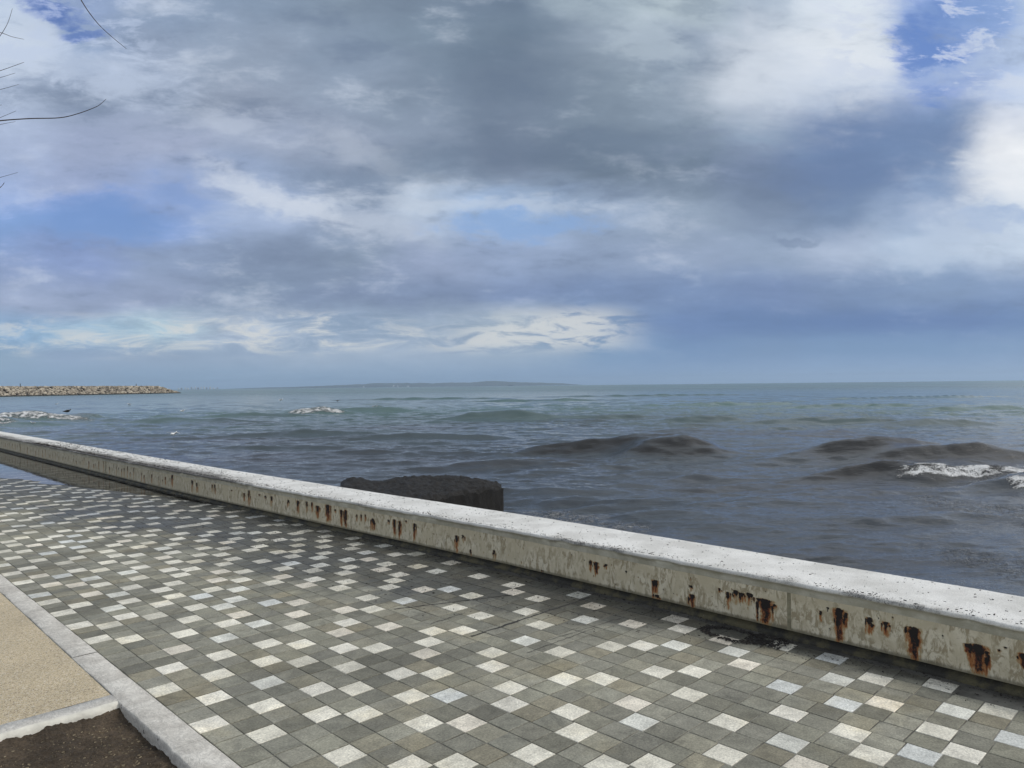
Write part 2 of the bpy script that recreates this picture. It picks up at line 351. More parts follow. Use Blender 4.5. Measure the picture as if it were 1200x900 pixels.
# wall face: cream render with lichen stains; rust and soot come from the mesh
m_face, n, bs = mat('weathered_cream_render'); co = obj_co(n)
rust = attr(n, 'rust'); soot = attr(n, 'soot'); low = attr(n, 'low'); far = attr(n, 'far')
e1 = n.noise(co, 5., 7, .65, .6); e2 = n.noise(n.scalev(co, (1, 1, .45)), 26., 7, .7, .6); e3 = n.noise(co, 150., 4, .7)
e4 = n.noise(n.scalev(co, (1, 1, .12)), 38., 6, .7)
c = n.mix(n.mr(e1, .35, .65), (.53, .465, .325), (.66, .60, .46))
st1 = n.m('MULTIPLY', n.mr(e2, .45, .58), n.mr(e1, .38, .55))
c = n.mix(n.m('MULTIPLY', st1, .80), c, (.27, .212, .120))
c = n.mix(n.m('MULTIPLY', n.mr(e4, .56, .70), n.m('MULTIPLY', n.mr(co_z := n.sep(co)[2], .34, .06, .25, .9, 'LINEAR'), .45)), c, (.21, .19, .13))
c = n.mix(n.m('MULTIPLY', n.mr(n.noise(co, 75., 5, .75, .5), .60, .66), n.m('MULTIPLY', n.mr(e1, .5, .62), .8)), c, (.13, .115, .08))
c = n.mix(n.m('MULTIPLY', n.mr(n.m('ADD', low, n.m('MULTIPLY', n.m('SUBTRACT', e2, .5), .9)), .35, .8), .8), c, (.16, .14, .09))
c = n.mix(n.m('MULTIPLY', far, .35), c, (.27, .25, .19))
r2 = n.m('ADD', rust, n.m('MULTIPLY', n.m('SUBTRACT', n.noise(n.scalev(co, (1, 1, .22)), 70., 6, .8), .5), n.m('MULTIPLY', n.m('MINIMUM', n.m('MULTIPLY', rust, 4.), 1.), 2.1)))
c = n.mix(n.m('MULTIPLY', n.mr(r2, .02, .22), .7), c, (.36, .26, .12))
c = n.mix(n.mr(r2, .16, .50), c, (.33, .13, .04))
c = n.mix(n.mr(r2, .50, .85), c, (.105, .028, .014))
s2 = n.m('ADD', soot, n.m('MULTIPLY', n.m('SUBTRACT', n.noise(co, 75., 6, .8), .5), n.m('MULTIPLY', n.m('MINIMUM', n.m('MULTIPLY', soot, 4.), 1.), 2.0)))
c = n.mix(n.mr(s2, .30, .62), c, (.018, .013, .011))
n.put(bs.inputs['Base Color'], c); bs.inputs['Roughness'].default_value = .85
bump(n, bs, n.m('ADD', n.m('ADD', n.m('MULTIPLY', e2, .6), n.m('MULTIPLY', e3, .4)), n.m('MULTIPLY', s2, 1.0)), .006, .7)

# cap: rough white limewashed concrete, pitted and strewn with crumbs
m_cap, n, bs = mat('pitted_white_concrete'); co = obj_co(n); dirt = attr(n, 'dirt')
f1 = n.noise(co, 3., 7, .6); f2 = n.noise(co, 110., 5, .75); f3 = n.noise(co, 34., 6, .7)
c = n.mix(n.mr(f1, .35, .65), (.60, .585, .545), (.77, .755, .715))
c = n.vm('SCALE', c, n.mr(f2, .3, .7, .70, 1.16, 'LINEAR'))
wl = n.noise(n.scalev(co, (1., 2., 1.)), 70., 5, .78, 2.2); wl2 = n.noise(co, 11., 5, .65)
thr = n.m('SUBTRACT', .645, n.m('MULTIPLY', dirt, .24))
pit = n.m('ADD', wl, n.m('MULTIPLY', n.m('SUBTRACT', wl2, .5), .25))
pm = n.m('MULTIPLY', n.m('SUBTRACT', pit, thr), 22., clamp=True)
zc = n.sep(co)[2]
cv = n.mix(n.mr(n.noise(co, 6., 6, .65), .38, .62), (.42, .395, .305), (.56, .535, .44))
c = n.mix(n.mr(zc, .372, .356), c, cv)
c = n.mix(n.m('MULTIPLY', pm, .85), c, (.045, .04, .035))
n.put(bs.inputs['Base Color'], c); bs.inputs['Roughness'].default_value = .8
bump(n, bs, n.m('SUBTRACT', n.m('ADD', n.m('MULTIPLY', f3, 1.), n.m('MULTIPLY', f2, .5)), n.m('MULTIPLY', pm, .5)), .007, .9)

m_foot = None
m_foot, n, bs = mat('damp_mossy_footing'); co = obj_co(n)
k1 = n.noise(co, 7., 7, .65); k2 = n.noise(co, 55., 5, .7)
c = n.mix(n.mr(k1, .4, .62), (.022, .02, .014), (.085, .072, .035))
c = n.mix(n.m('MULTIPLY', n.mr(k2, .66, .74), .5), c, (.3, .29, .25))
n.put(bs.inputs['Base Color'], c); bs.inputs['Roughness'].default_value = .7; bump(n, bs, k2, .01)
m_joint = simple('grimy_joint_mortar', (.24, .215, .14), .9, .4, 20.)
m_cove = None

# kerb stone: pale grey bush-hammered limestone
m_kerb, n, bs = mat('grey_limestone_kerb'); co = obj_co(n)
q1 = n.noise(co, 4., 7, .65, .7); q2 = n.noise(co, 60., 6, .75); q3 = n.noise(n.scalev(co, (1, .4, 1)), 17., 6, .7, 1.5)
c = n.mix(n.mr(q1, .35, .65), (.47, .44, .39), (.64, .61, .55))
c = n.vm('SCALE', c, n.mr(q2, .3, .7, .80, 1.16, 'LINEAR'))
c = n.vm('SCALE', c, n.mr(n.m('ABSOLUTE', n.m('SUBTRACT', q3, .5)), 0., .035, .72, 1., 'LINEAR'))
chip = n.mr(n.noise(co, 21., 5, .7, .6), .60, .66)
c = n.mix(n.m('MULTIPLY', attr(n, 'side'), n.m('MULTIPLY', chip, .85)), c, (.07, .065, .06))
n.put(bs.inputs['Base Color'], c); bs.inputs['Roughness'].default_value = .85
bump(n, bs, n.m('ADD', q3, n.m('MULTIPLY', q2, .6)), .008, .8)
m_kerb2 = simple('pale_limestone_edging', (.60, .575, .50), .85, .18, 12., .008, 30.)

# resin bound gravel
m_resin, n, bs = mat('resin_bound_gravel'); co = obj_co(n)
vo = n.n('ShaderNodeTexVoronoi'); n.put(vo.inputs['Vector'], co); vo.inputs['Scale'].default_value = 210.
hs = n.sep(vo.outputs['Color'])[0]
c = n.mix(n.mr(hs, 0., 1., 0., 1., 'LINEAR'), (.32, .255, .155), (.64, .53, .355))
c = n.mix(n.mr(hs, .9, .95), c, (.62, .57, .47)); c = n.mix(n.mr(hs, .10, .05), c, (.16, .125, .085))
c = n.vm('SCALE', c, n.mr(n.noise(co, 2., 6, .6), .3, .7, .88, 1.12, 'LINEAR'))
n.put(bs.inputs['Base Color'], c); bs.inputs['Roughness'].default_value = .7
bump(n, bs, n.m('SUBTRACT', 1., vo.outputs['Distance']), .003, .9)

m_soil, n, bs = mat('dark_crumbly_soil'); co = obj_co(n)
s1 = n.noise(co, 3.5, 7, .65); s2 = n.noise(co, 80., 7, .75); s3 = n.noise(co, 24., 6, .7)
c = n.mix(n.mr(s1, .35, .65), (.075, .054, .034), (.165, .120, .077))
c = n.vm('SCALE', c, n.mr(s2, .3, .7, .45, 1.6, 'LINEAR'))
c = n.mix(n.m('MULTIPLY', n.mr(n.noise(co, 170., 4, .8, 1.), .67, .73), .8), c, (.30, .27, .21))
n.put(bs.inputs['Base Color'], c); bs.inputs['Roughness'].default_value = .95
bump(n, bs, n.m('ADD', s3, n.m('MULTIPLY', s2, 1.2)), .03, 1.)

m_land = simple('compacted_ground', (.13, .115, .09), .95, .3, .6, .02, 8.)
m_bark = simple('dark_bare_bark', (.055, .04, .032), .85, .3, 30., .002, 80.)
m_weed = simple('dry_black_seaweed', (.022, .018, .015), .8, .5, 120., .002, 200.)

# sea
m_sea, n, bs = mat('choppy_sea_water'); co = obj_co(n)
foam = attr(n, 'foam'); lace = attr(n, 'lace'); deep = attr(n, 'deep'); brown = attr(n, 'brown')
sx = n.scalev(co, (.38, 1., 1.))
h1 = n.noise(sx, 1.1, 5, .6, .6); h2 = n.noise(sx, 4.3, 6, .65, .8); h3 = n.noise(n.scalev(co, (.4, 1, 1)), .35, 4, .6, .4)
dist = n.vm('LENGTH', co, out=1)
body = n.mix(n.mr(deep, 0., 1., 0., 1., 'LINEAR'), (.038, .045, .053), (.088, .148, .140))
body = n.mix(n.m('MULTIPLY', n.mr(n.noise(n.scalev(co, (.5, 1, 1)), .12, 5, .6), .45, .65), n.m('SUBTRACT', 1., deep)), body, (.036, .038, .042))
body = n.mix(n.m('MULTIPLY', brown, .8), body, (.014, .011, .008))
fn = n.noise(n.scalev(co, (.6, 1., 1.)), 2.2, 9, .74, .8)
fn2 = n.noise(co, 22., 5, .75)
fm = n.m('ADD', foam, n.m('MULTIPLY', n.m('SUBTRACT', n.m('ADD', n.m('MULTIPLY', fn, .6), n.m('MULTIPLY', fn2, .4)), .5), n.m('MULTIPLY', n.m('MINIMUM', n.m('MULTIPLY', foam, 3.), 1.), 3.4)))
fm = n.mr(fm, .38, .62)
wv = n.vm('ADD', co, n.vm('SCALE', n.noise(co, 1.6, 4, .6, out=1), .9))
vo = n.n('ShaderNodeTexVoronoi', feature='DISTANCE_TO_EDGE'); n.put(vo.inputs['Vector'], n.scalev(wv, (.5, 1., 1.))); vo.inputs['Scale'].default_value = 2.6
vo2 = n.n('ShaderNodeTexVoronoi', feature='DISTANCE_TO_EDGE'); n.put(vo2.inputs['Vector'], n.scalev(wv, (.3, 1., 1.))); vo2.inputs['Scale'].default_value = 7.5
lc = n.m('MAXIMUM', n.m('MULTIPLY', n.mr(vo.outputs['Distance'], .07, .0), .8), n.m('MULTIPLY', n.mr(vo2.outputs['Distance'], .16, .0), .8))
lc = n.m('MULTIPLY', n.m('MULTIPLY', lc, n.mr(n.m('ADD', lace, n.m('MULTIPLY', n.m('SUBTRACT', fn, .5), .9)), .35, .8)), n.m('MINIMUM', n.m('MULTIPLY', lace, 5.), 1.))
fm = n.m('MAXIMUM', fm, n.m('MULTIPLY', lc, n.mr(n.noise(co, 9., 4, .7), .35, .65, .15, .8)))
foamc = n.mix(n.mr(n.m('ADD', n.m('MULTIPLY', fn2, .3), n.m('MULTIPLY', fn, .7)), .36, .56), (.34, .355, .36), (.82, .82, .81))
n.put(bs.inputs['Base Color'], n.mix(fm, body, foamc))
ro = n.mr(dist, 15., 500., .06, .28)
n.put(bs.inputs['Roughness'], n.mix(fm, n.comb(ro, ro, ro), (.8, .8, .8)))
bs.inputs['IOR'].default_value = 1.333
h4 = n.noise(n.scalev(co, (.45, 1, 1)), 13., 4, .6, .5)
hb = n.m('ADD', n.m('ADD', n.m('MULTIPLY', h1, .22), n.m('MULTIPLY', h2, .26)), n.m('ADD', n.m('MULTIPLY', h3, .3), n.m('MULTIPLY', h4, .20)))
hb = n.m('ADD', hb, n.m('MULTIPLY', n.m('MULTIPLY', n.m('ADD', n.noise(co, 3.2, 6, .6), n.m('MULTIPLY', fn2, .2)), fm), 4.0))
bump(n, bs, hb, .072, 1.)

# ------------------------------------------------------------------ the sea
SEA = -1.3
az = np.concatenate([np.radians(np.linspace(-180, -44, 46))[:-1], np.radians(np.linspace(-44, 44, 1080)), np.radians(np.linspace(44, 180, 46))[1:]])
rad = np.concatenate([np.geomspace(4.5, 12, 90)[:-1], np.geomspace(12, 110, 760)[:-1], np.geomspace(110, 420, 200)[:-1], np.geomspace(420, 14000, 60)])
RR, AA = np.meshgrid(rad, az, indexing='ij')
SX = RR*np.sin(AA); SY = RR*np.cos(AA)
spacing = np.maximum(RR*.0016, np.gradient(rad)[:, None])
Hs = np.zeros_like(SX)
r2 = np.random.default_rng(11)
for i in range(60):
    lam = .7*(12/.7)**(r2.random()**1.25); th = r2.normal()*.42+.10
    kx, ky = math.sin(th)*2*math.pi/lam, math.cos(th)*2*math.pi/lam
    amp = .0062*lam**(.85 if lam < 3 else .30)*(1 if lam < 3 else 1.8)
    ph = r2.random()*6.28
    w = np.clip((lam/spacing-2.5)/3, 0, 1)
    phs = kx*SX+ky*SY+ph + .8*np.sin(SX*.05*(i % 5)+i)
    Hs += w*amp*1.25*(2*(1-np.abs(np.sin(phs*.5)))**1.2-.85)
Hs *= sm(RR, 4, 10)*(1-.5*sm(RR, 90, 300))
# choppiness from gusts
Hs *= (.55+.45*sm(RR, 35, 90))*(.45+1.1*fbm(SX*.05+40, SY*.11+40, 3))
def ridge(x, y, o):
    s_ = 0; a = .5
    for i in range(o):
        s_ = s_+a*(1-np.abs(2*vnoise(x*2**i+5.7*i, y*2**i+3.3*i)-1)); a *= .5
    return s_
gust = .5+1.0*fbm(SX*.13+9, SY*.3+2, 3)
for fx, fy, am, lo in ((.30, 1.3, .050, 1.), (.60, 2.6, .044, .6), (1.2, 5.4, .026, .28), (2.4, 10., .012, .14)):
    Hs += am*gust*np.clip((lo*.7/spacing-1)/2, 0, 1)*(ridge(SX*fx+SY*.12*fx+am*99, SY*fy, 3)-.5)
foam = np.zeros_like(SX); lace = np.zeros_like(SX); brown = np.zeros_like(SX)
WAVES = [  # centre x, foot y, crest y (pixels of sight lines), half length px, foam 0..1, skew
 (803, 533, 509, 48, 0., .03), (720, 528, 514, 85, 0., -.02),
 (1035, 536, 517, 70, 0., -.03), (1130, 540, 521, 80, 0., -.05),
 (1150, 562, 547, 74, 1., -.20), (1270, 572, 554, 60, 1., -.2), (1030, 560, 545, 60, .0, -.1),
 (580, 491, 479, 44, 0., 0.), (430, 482, 475, 42, .0, 0.), (440, 481, 475, 8, .5, 0.), (366, 484.5, 475, 30, 1., 0.),
 (30, 494, 484, 62, 1., .1), (97, 492, 486, 14, 0., .1), (-60, 498, 486, 60, 1., .1),
 (700, 489, 483, 70, 0., 0.), (830, 493, 484, 45, 0., -.05), (940, 495, 488, 60, 0., -.05), (1105, 497, 489, 60, 0., -.05), (1010, 494.5, 489, 50, 0., -.05),
 (350, 510, 503, 75, 0., .05), (470, 513, 506, 90, 0., 0.), (300, 487, 482, 60, 0, 0), (210, 494, 488, 60, 0, .1),
 (600, 545, 536, 60, 0., .06), (430, 531, 526, 70, 0., .08), (300, 524, 519, 70, 0., .08), (150, 511, 507, 60, 0, .1),
 (705, 588, 577, 85, 0., -.25), (1090, 609, 602, 90, 0., .05), (1000, 476, 471, 70, 0, 0), (860, 474, 470, 60, 0, 0), (620, 470, 466.5, 80, 0, 0),
 (1150, 479, 474, 60, 0, 0), (500, 468, 465, 70, 0, 0), (1090, 466, 463, 90, 0, 0), (760, 464, 461.5, 90, 0, 0),
]
for cx, yb, yc, hw, fo, skew in WAVES:
    p = at(cx, yb, SEA); D = p.y
    A = (yb-yc)*math.hypot(p.x, p.y)/F*.88
    Lh = hw*1.25*D/F; Wd = max(A*3.4, .9)
    cdir = math.atan2(p.x, p.y)*.25+skew
    ax = (math.cos(cdir), math.sin(cdir)); ay = (-math.sin(cdir), math.cos(cdir))
    m = np.nonzero((np.abs(SX-p.x) < Lh*2.6+Wd*2) & (np.abs(SY-p.y) < Wd*6+Lh*.7))
    X_, Y_ = SX[m], SY[m]
    rx = X_-p.x; ry = Y_-p.y
    a = rx*ax[0]+ry*ax[1]; d = rx*ay[0]+ry*ay[1]-Wd*.62
    d = d+.12*Wd*(a/Lh)**2+.22*Wd*(fbm(a/Lh*1.3+cx, a*0+yb, 2)-.5)
    env = np.exp(-np.abs(a/Lh)**2.6*.9)*(.84+.32*fbm(a/Lh*2.1+cx*.1, a*0+3, 3))
    prof = np.where(d < 0, np.exp(-(np.abs(d)/(Wd*.40))**1.45), np.exp(-(np.abs(d)/(Wd*.95))**1.35))
    near = np.exp(-((d+Wd*1.0)/(Wd*.6))**2)*.12
    Hs[m] += A*env*(prof-near)
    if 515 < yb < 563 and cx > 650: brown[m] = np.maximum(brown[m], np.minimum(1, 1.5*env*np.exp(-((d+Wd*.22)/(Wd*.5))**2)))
    if fo:
        band = np.exp(-((d+Wd*.18)/(Wd*(.30 if yb > 500 else .22)))**2)*sm(-np.abs(a), -Lh*1.35, -Lh*.45)
        Hs[m] += .30*A*band*(fbm(X_*2.6, Y_*2.6, 5)-.4)
        foam[m] = np.maximum(foam[m], np.minimum(.60, fo*band*(.25+1.1*fbm(X_*1.1+3, Y_*2.2, 4))))
        lb = np.exp(-((d-Wd*.7)/(Wd*.9))**2)*sm(-np.abs(a), -Lh*1.4, -Lh*.6)
        lace[m] = np.maximum(lace[m], .62*lb)
# foam lace by the wall and where the swell washes back
for cx, cy, hx, hy, s in [(650, 601, 62, 11, 1.0), (725, 612, 60, 10, .7), (1150, 590, 100, 22, .6), (1160, 650, 90, 44, .5), (1100, 550, 130, 10, .55), (880, 600, 90, 26, .30)]:
    p = at(cx, cy, SEA); p2 = at(cx+hx, cy, SEA); p3 = at(cx, cy-hy, SEA)
    ux = (SX-p.x)/(p2.x-p.x); uy = (SY-p.y)/(p3.y-p.y)
    lace = np.maximum(lace, s*np.exp(-(ux**2+uy**2)))
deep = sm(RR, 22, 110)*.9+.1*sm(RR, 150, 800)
V = np.stack([SX, SY, SEA+Hs], -1).reshape(-1, 3)
nr, nc = SX.shape
ii = np.arange(nr-1)[:, None]*nc+np.arange(nc-1)[None, :]
Fq = np.stack([ii, ii+nc, ii+nc+1, ii+1], -1).reshape(-1, 4)
Fq = Fq[:, ::-1]
sea = np_mesh('sea', V, Fq, m_sea)
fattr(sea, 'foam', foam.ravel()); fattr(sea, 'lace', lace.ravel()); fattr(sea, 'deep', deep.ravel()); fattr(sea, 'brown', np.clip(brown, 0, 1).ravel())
tag(sea, kind='structure')

# ------------------------------------------------------------------ land under the promenade
def v_face(u): return np.interp(u, [-30, .5, 1.5, 3, 5, 6.5, 8, 10, 12, 14, 18, 60], [4.72, 4.735, 4.775, 4.79, 4.79, 4.745, 4.69, 4.65, 4.605, 4.59, 4.59, 4.59])
def sl(name, V, Fc, m, kind='structure', prom=True):
    o = mesh_obj(name, V, Fc, m, prom=prom); tag(o, kind=kind); return o
us = [-300]+list(np.arange(-20, 61, 4.))+[75]
V = []; Fc = []
for u in us:
    vo_ = float(v_face(u))+.45
    V += [L(u, -400, -.085), L(u, vo_, -.085), L(u, vo_, -3.5), L(u, -400, -3.5)]
for i in range(len(us)-1):
    a = 4*i
    Fc += [(a, a+1, a+5, a+4), (a+1, a+2, a+6, a+5)]
Fc += [(0, 3, 2, 1), (len(V)-4, len(V)-3, len(V)-2, len(V)-1)]
sl('ground', V, Fc, m_land)

# ------------------------------------------------------------------ paving
US, VS, U0, V0 = .15453, .15351, .549, 1.132
def wetness(u, v):
    d = v_face(u)-v
    w = np.interp(u, [0, 1, 2.2, 3, 4, 5, 6.5, 8, 10, 14, 20], [.16, .2, .28, .5, 1.0, 1.5, 1.7, 1.8, 2.2, 2.7, 3.0])
    return np.clip(1.15-d/w*.85, 0, 1)
TV = []; TF = []; tcol = []; twh = []; twet = []; trnd = []
def add_tile(u0, u1, v0, v1, z, colr, white, rn, far):
    g = .0028 if not far else .003
    u0 += g+random.random()*.001; u1 -= g+random.random()*.001; v0 += g; v1 -= g
    j = lambda: random.uniform(-.0012, .0012)
    e = .003
    n0 = len(TV)
    tz = [z+random.uniform(-.0012, .0012) for _ in range(4)]
    q = [(u0+j(), v0+j()), (u1+j(), v0+j()), (u1+j(), v1+j()), (u0+j(), v1+j())]
    cu, cv = (u0+u1)/2, (v0+v1)/2
    for (a, c_), t in zip(q, tz): TV.append(L(a, c_, t-.0016))
    for (a, c_), t in zip(q, tz): TV.append(L(a+(e if a < cu else -e), c_+(e if c_ < cv else -e), t))
    for (a, c_) in q: TV.append(L(a, c_, -.012))
    TF.append((n0+4, n0+7, n0+6, n0+5))
    for k in range(4):
        k2 = (k+1) % 4
        TF.append((n0+k, n0+4+k, n0+4+k2, n0+k2)); TF.append((n0+8+k, n0+k, n0+k2, n0+8+k2))
    for _ in range(12): tcol.append(colr); twh.append(white); trnd.append(rn)
GREYS = [(.205, .200, .165), (.215, .210, .178), (.185, .182, .155), (.225, .215, .175), (.20, .188, .148), (.165, .160, .132), (.205, .200, .172), (.235, .228, .193), (.212, .196, .152), (.165, .160, .135), (.21, .205, .17), (.20, .195, .165)]
WHITES = [(.66, .64, .56), (.64, .645, .60), (.70, .68, .61), (.62, .60, .52), (.60, .62, .61), (.66, .62, .54), (.69, .67, .59), (.68, .66, .58)]
KMAX = 31
UMIN, UMAX = -14, 390
for k in range(9, KMAX):
    known = sorted(WHITE.get(k, []))
    ws = []
    for w in known:
        if not ws or w-ws[-1] > 1.75: ws.append(w)
    ph = (k % 2)*2
    if not ws: ws = [70.0+ph]
    # carry the rhythm on past the stretch that was measured
    w = ws[0]
    while w > UMIN+5 and not (k >= 29):
        w -= random.choice((4, 4, 5)); ws.insert(0, w)
    w = ws[-1]
    while w < UMAX-6:
        w += random.choice((3, 4, 4, 5, 6)); ws.append(w)
    # where the photograph shows the course, keep only the pale tiles seen in it
    def seen(w_):
        q = Wp((w_+U0)*US, (k+V0)*VS, 0)-Vector((0, 0, EYE)); f_ = q.dot(fwd)
        if f_ < .2: return False
        x_, y_ = 600+F*q.dot(right)/f_, 450+F*q.dot(down)/f_
        return 0 < x_ < 1200 and 640 < y_ < 905
    ws = [w_ for w_ in ws if w_ in known or not seen(w_)]
    # fill wide unmeasured gaps
    full = [ws[0]]
    for w in ws[1:]:
        g = w-full[-1]
        if g > 7.6 and w >= 60:
            h = full[-1]+round(g/2)
            full.append(float(h))
        full.append(w)
    vc = (k+V0)*VS
    tiles = []
    for a, c_ in zip(full, full[1:]):
        tiles.append((a-.5, a+.5, 1))
        gap = c_-a-1; nn = int(round(gap))
        if nn > 0:
            for i in range(nn): tiles.append((a+.5+gap*i/nn, a+.5+gap*(i+1)/nn, 0))
    for a, c_, white in tiles:
        u0, u1 = (a+U0)*US, (c_+U0)*US
        vlim = float(v_face((u0+u1)/2))-.005
        v0, v1 = vc-VS/2, vc+VS/2
        if v0 > vlim-.02: continue
        v1 = min(v1, vlim)
        base = random.choice(WHITES) if white else random.choice(GREYS)
        f = random.uniform(.90, 1.06) if white else random.uniform(.95, 1.33)
        add_tile(u0, u1, v0, v1, random.uniform(-.0015, .0), tuple(x*f*g_ for x, g_ in zip(base, (1.02, 1., .96) if white else (.98, .97, .91))), float(white), random.random(), u0 > 14)
pav = mesh_obj('pavement', TV, TF, m_tile, prom=True)
TVa = np.array(TV)
cattr(pav, 'tile', tcol); fattr(pav, 'white', twh); fattr(pav, 'rnd', trnd); fattr(pav, 'wet', wetness(TVa[:, 1], TVa[:, 0]))
tag(pav, kind='structure')
# bedding and joints under the tiles
uu = np.concatenate([np.arange(-2.2, 14, .12), np.arange(14, 61, .6)]); vv = np.linspace(1.47, 5.1, 30)
UU, VV = np.meshgrid(uu, vv, indexing='ij')
V = np.stack([VV, UU, np.full_like(UU, -.0045)], -1).reshape(-1, 3)
bed = np_mesh('paving_joints', V, grid_faces(*UU.shape)[:, ::-1], m_grout, prom=True)
fattr(bed, 'wet', wetness(UU, VV).ravel()); tag(bed, kind='structure')
# two channels cut across the paving towards the wall (with their mortar)
def on_prom(px, py): return to_uv(at(px, py, 0))
def ribbon(path, w, z=.0012):
    V = []; Fc = []
    P2 = [Vector((u, v)) for u, v in path]
    for i, p in enumerate(P2):
        d = (P2[min(i+1, len(P2)-1)]-P2[max(i-1, 0)]).normalized(); nn = Vector((-d.y, d.x))
        ww = w*random.uniform(.5, 1.3)
        V += [L(p.x+nn.x*ww/2, p.y+nn.y*ww/2, z), L(p.x-nn.x*ww/2, p.y-nn.y*ww/2, z)]
    for i in range(len(P2)-1): Fc.append((2*i, 2*i+1, 2*i+3, 2*i+2))
    return V, Fc
def jline(a, c_, n=26, w=.012, amp=.006):
    (u0, v0), (u1, v1) = on_prom(*a), on_prom(*c_)
    return ribbon([(u0+(u1-u0)*i/n+random.uniform(-amp, amp), v0+(v1-v0)*i/n+random.uniform(-amp, amp)) for i in range(n+1)], w)
m_crack = simple('black_crack_filling', (.03, .028, .025), .9, .3)
V, Fc = join([jline((552, 746), (691, 700), w=.02), jline((462, 714), (600, 697), w=.013), jline((505, 731), (545, 718), w=.007), jline((618, 765), (700, 735), w=.005), jline((640, 751), (732, 723), w=.004)])
Fc = [f[::-1] if (Vector(V[f[1]])-Vector(V[f[0]])).cross(Vector(V[f[2]])-Vector(V[f[0]])).z < 0 else f for f in Fc]
sl('paving_cracks', V, Fc, m_crack)

# kerbs, resin path, planting bed
def kerb_part(u0, u1, va, vb, z, depth, step, rough=.003):
    uu = np.append(np.arange(u0, u1, step), u1)
    prof = np.array([(va-.002, -depth), (va-.001, -.02), (va, -.004), (va+.006, 0), (va*.6+vb*.4, .001), (vb-.004, 0), (vb, -.004), (vb, -depth)])
    UUk = np.repeat(uu[:, None], 8, 1); VVk = np.repeat(prof[None, :, 0], len(uu), 0); ZZk = np.repeat(prof[None, :, 1], len(uu), 0)
    nz = fbm(UUk*9.+VVk*7, VVk*23., 3)-.5
    w = np.array([0, 1, 1, 1, 0, 0, 0, 0.])[None, :]
    V = np.stack([VVk+rough*4*nz*w, UUk, z+ZZk+rough*nz], -1).reshape(-1, 3)
    return V, grid_faces(len(uu), 8)[:, ::-1], np.tile([1., 1, 1, 0, 0, 0, 0, 0], len(uu))
kv = lambda u: float(np.interp(u, [2, 8], [1.30, 1.35]))
uu = list(np.arange(-2, 4.42, .03))
random.seed(3)
edge = -2.2; KV = []; KF = []; KS = []; n0 = 0
while edge < 60:                                  # kerb stones laid end to end
    ln = random.choice((.74, .8, .62, .9)) if edge < 14 else 4.0
    V, Fk, Sk = kerb_part(edge+.0015, edge+ln-.0015, 1.335+(kv(edge)-1.335)*.8, 1.472, .006+random.uniform(-.002, .002), .16, .03 if edge < 14 else .5)
    KV.append(V); KF.append(Fk+n0); KS.append(Sk); n0 += len(V); edge += ln
kerb = np_mesh('kerb', np.concatenate(KV), np.concatenate(KF), m_kerb, prom=True, smooth=False)
fattr(kerb, 'side', np.concatenate(KS)); tag(kerb, kind='structure')
# edging between path and bed
uu = np.arange(-4, 1.322, .02)                   # runs across (v), from u 4.41 to 4.55
V = []; prof = [(4.392, -.16), (4.388, -.055), (4.394, -.02), (4.405, -.002), (4.43, .003), (4.54, .003), (4.548, -.02)]
for v in uu:
    for j, (u, z) in enumerate(prof):
        nz = float(fbm(np.array(v*11.), np.array(u*5+j), 4))-.5
        V.append(L(u+(.030*nz if j < 4 else .004*nz), v, z+(.006*nz if j in (2, 3, 4, 5) else 0)))
o = np_mesh('bed_edging', V, grid_faces(len(uu), len(prof)), m_kerb2, prom=True, smooth=False)
o.data.materials.append(m_kerb)
for p in o.data.polygons:
    if (p.index % (len(prof)-1)) >= 4: p.material_index = 1
fattr(o, 'side', np.zeros(len(V))); tag(o, kind='structure')
V = [L(4.545, -60, .002), L(4.545, kv(4.5)-.004, .002), L(9, kv(9)-.004, .002), L(60, kv(9)-.004, .002), L(60, -60, .002)]
sl('resin_path', V, [(0, 1, 2, 3, 4)][::1], m_resin)
o = bpy.data.objects['resin_path']
if o.data.polygons[0].normal.z < 0: o.data.flip_normals()
uu = np.concatenate([np.arange(-1, 3.2, .05), np.arange(3.2, 4.42, .008)]); vv = np.concatenate([[-60, -20, -8, -3], np.arange(-1.2, .5, .05), np.arange(.5, 1.345, .008)])
UU, VV = np.meshgrid(uu, vv, indexing='ij')
ZZ = -.050+.030*(fbm(UU*2.2, VV*2.2, 3)-.5)+.030*(fbm(UU*11, VV*11, 4)-.5)+.018*(fbm(UU*45, VV*45, 3)-.5)+.012*(fbm(UU*120, VV*120, 2)-.5)
ZZ += .035*sm(UU, 4.25, 4.42)*(.4+fbm(VV*5, UU*2, 2))
V = np.stack([VV, UU, ZZ], -1).reshape(-1, 3)
o = np_mesh('soil', V, grid_faces(*UU.shape)[:, ::-1], m_soil, prom=True); tag(o, kind='structure')
V = [L(-200, -60, -.07), L(-200, 1.4, -.07), L(-1, 1.4, -.07), L(-1, -60, -.07)]
o = sl('back_soil', V, [(0, 1, 2, 3)], m_soil)
if o.data.polygons[0].normal.z < 0: o.data.flip_normals()

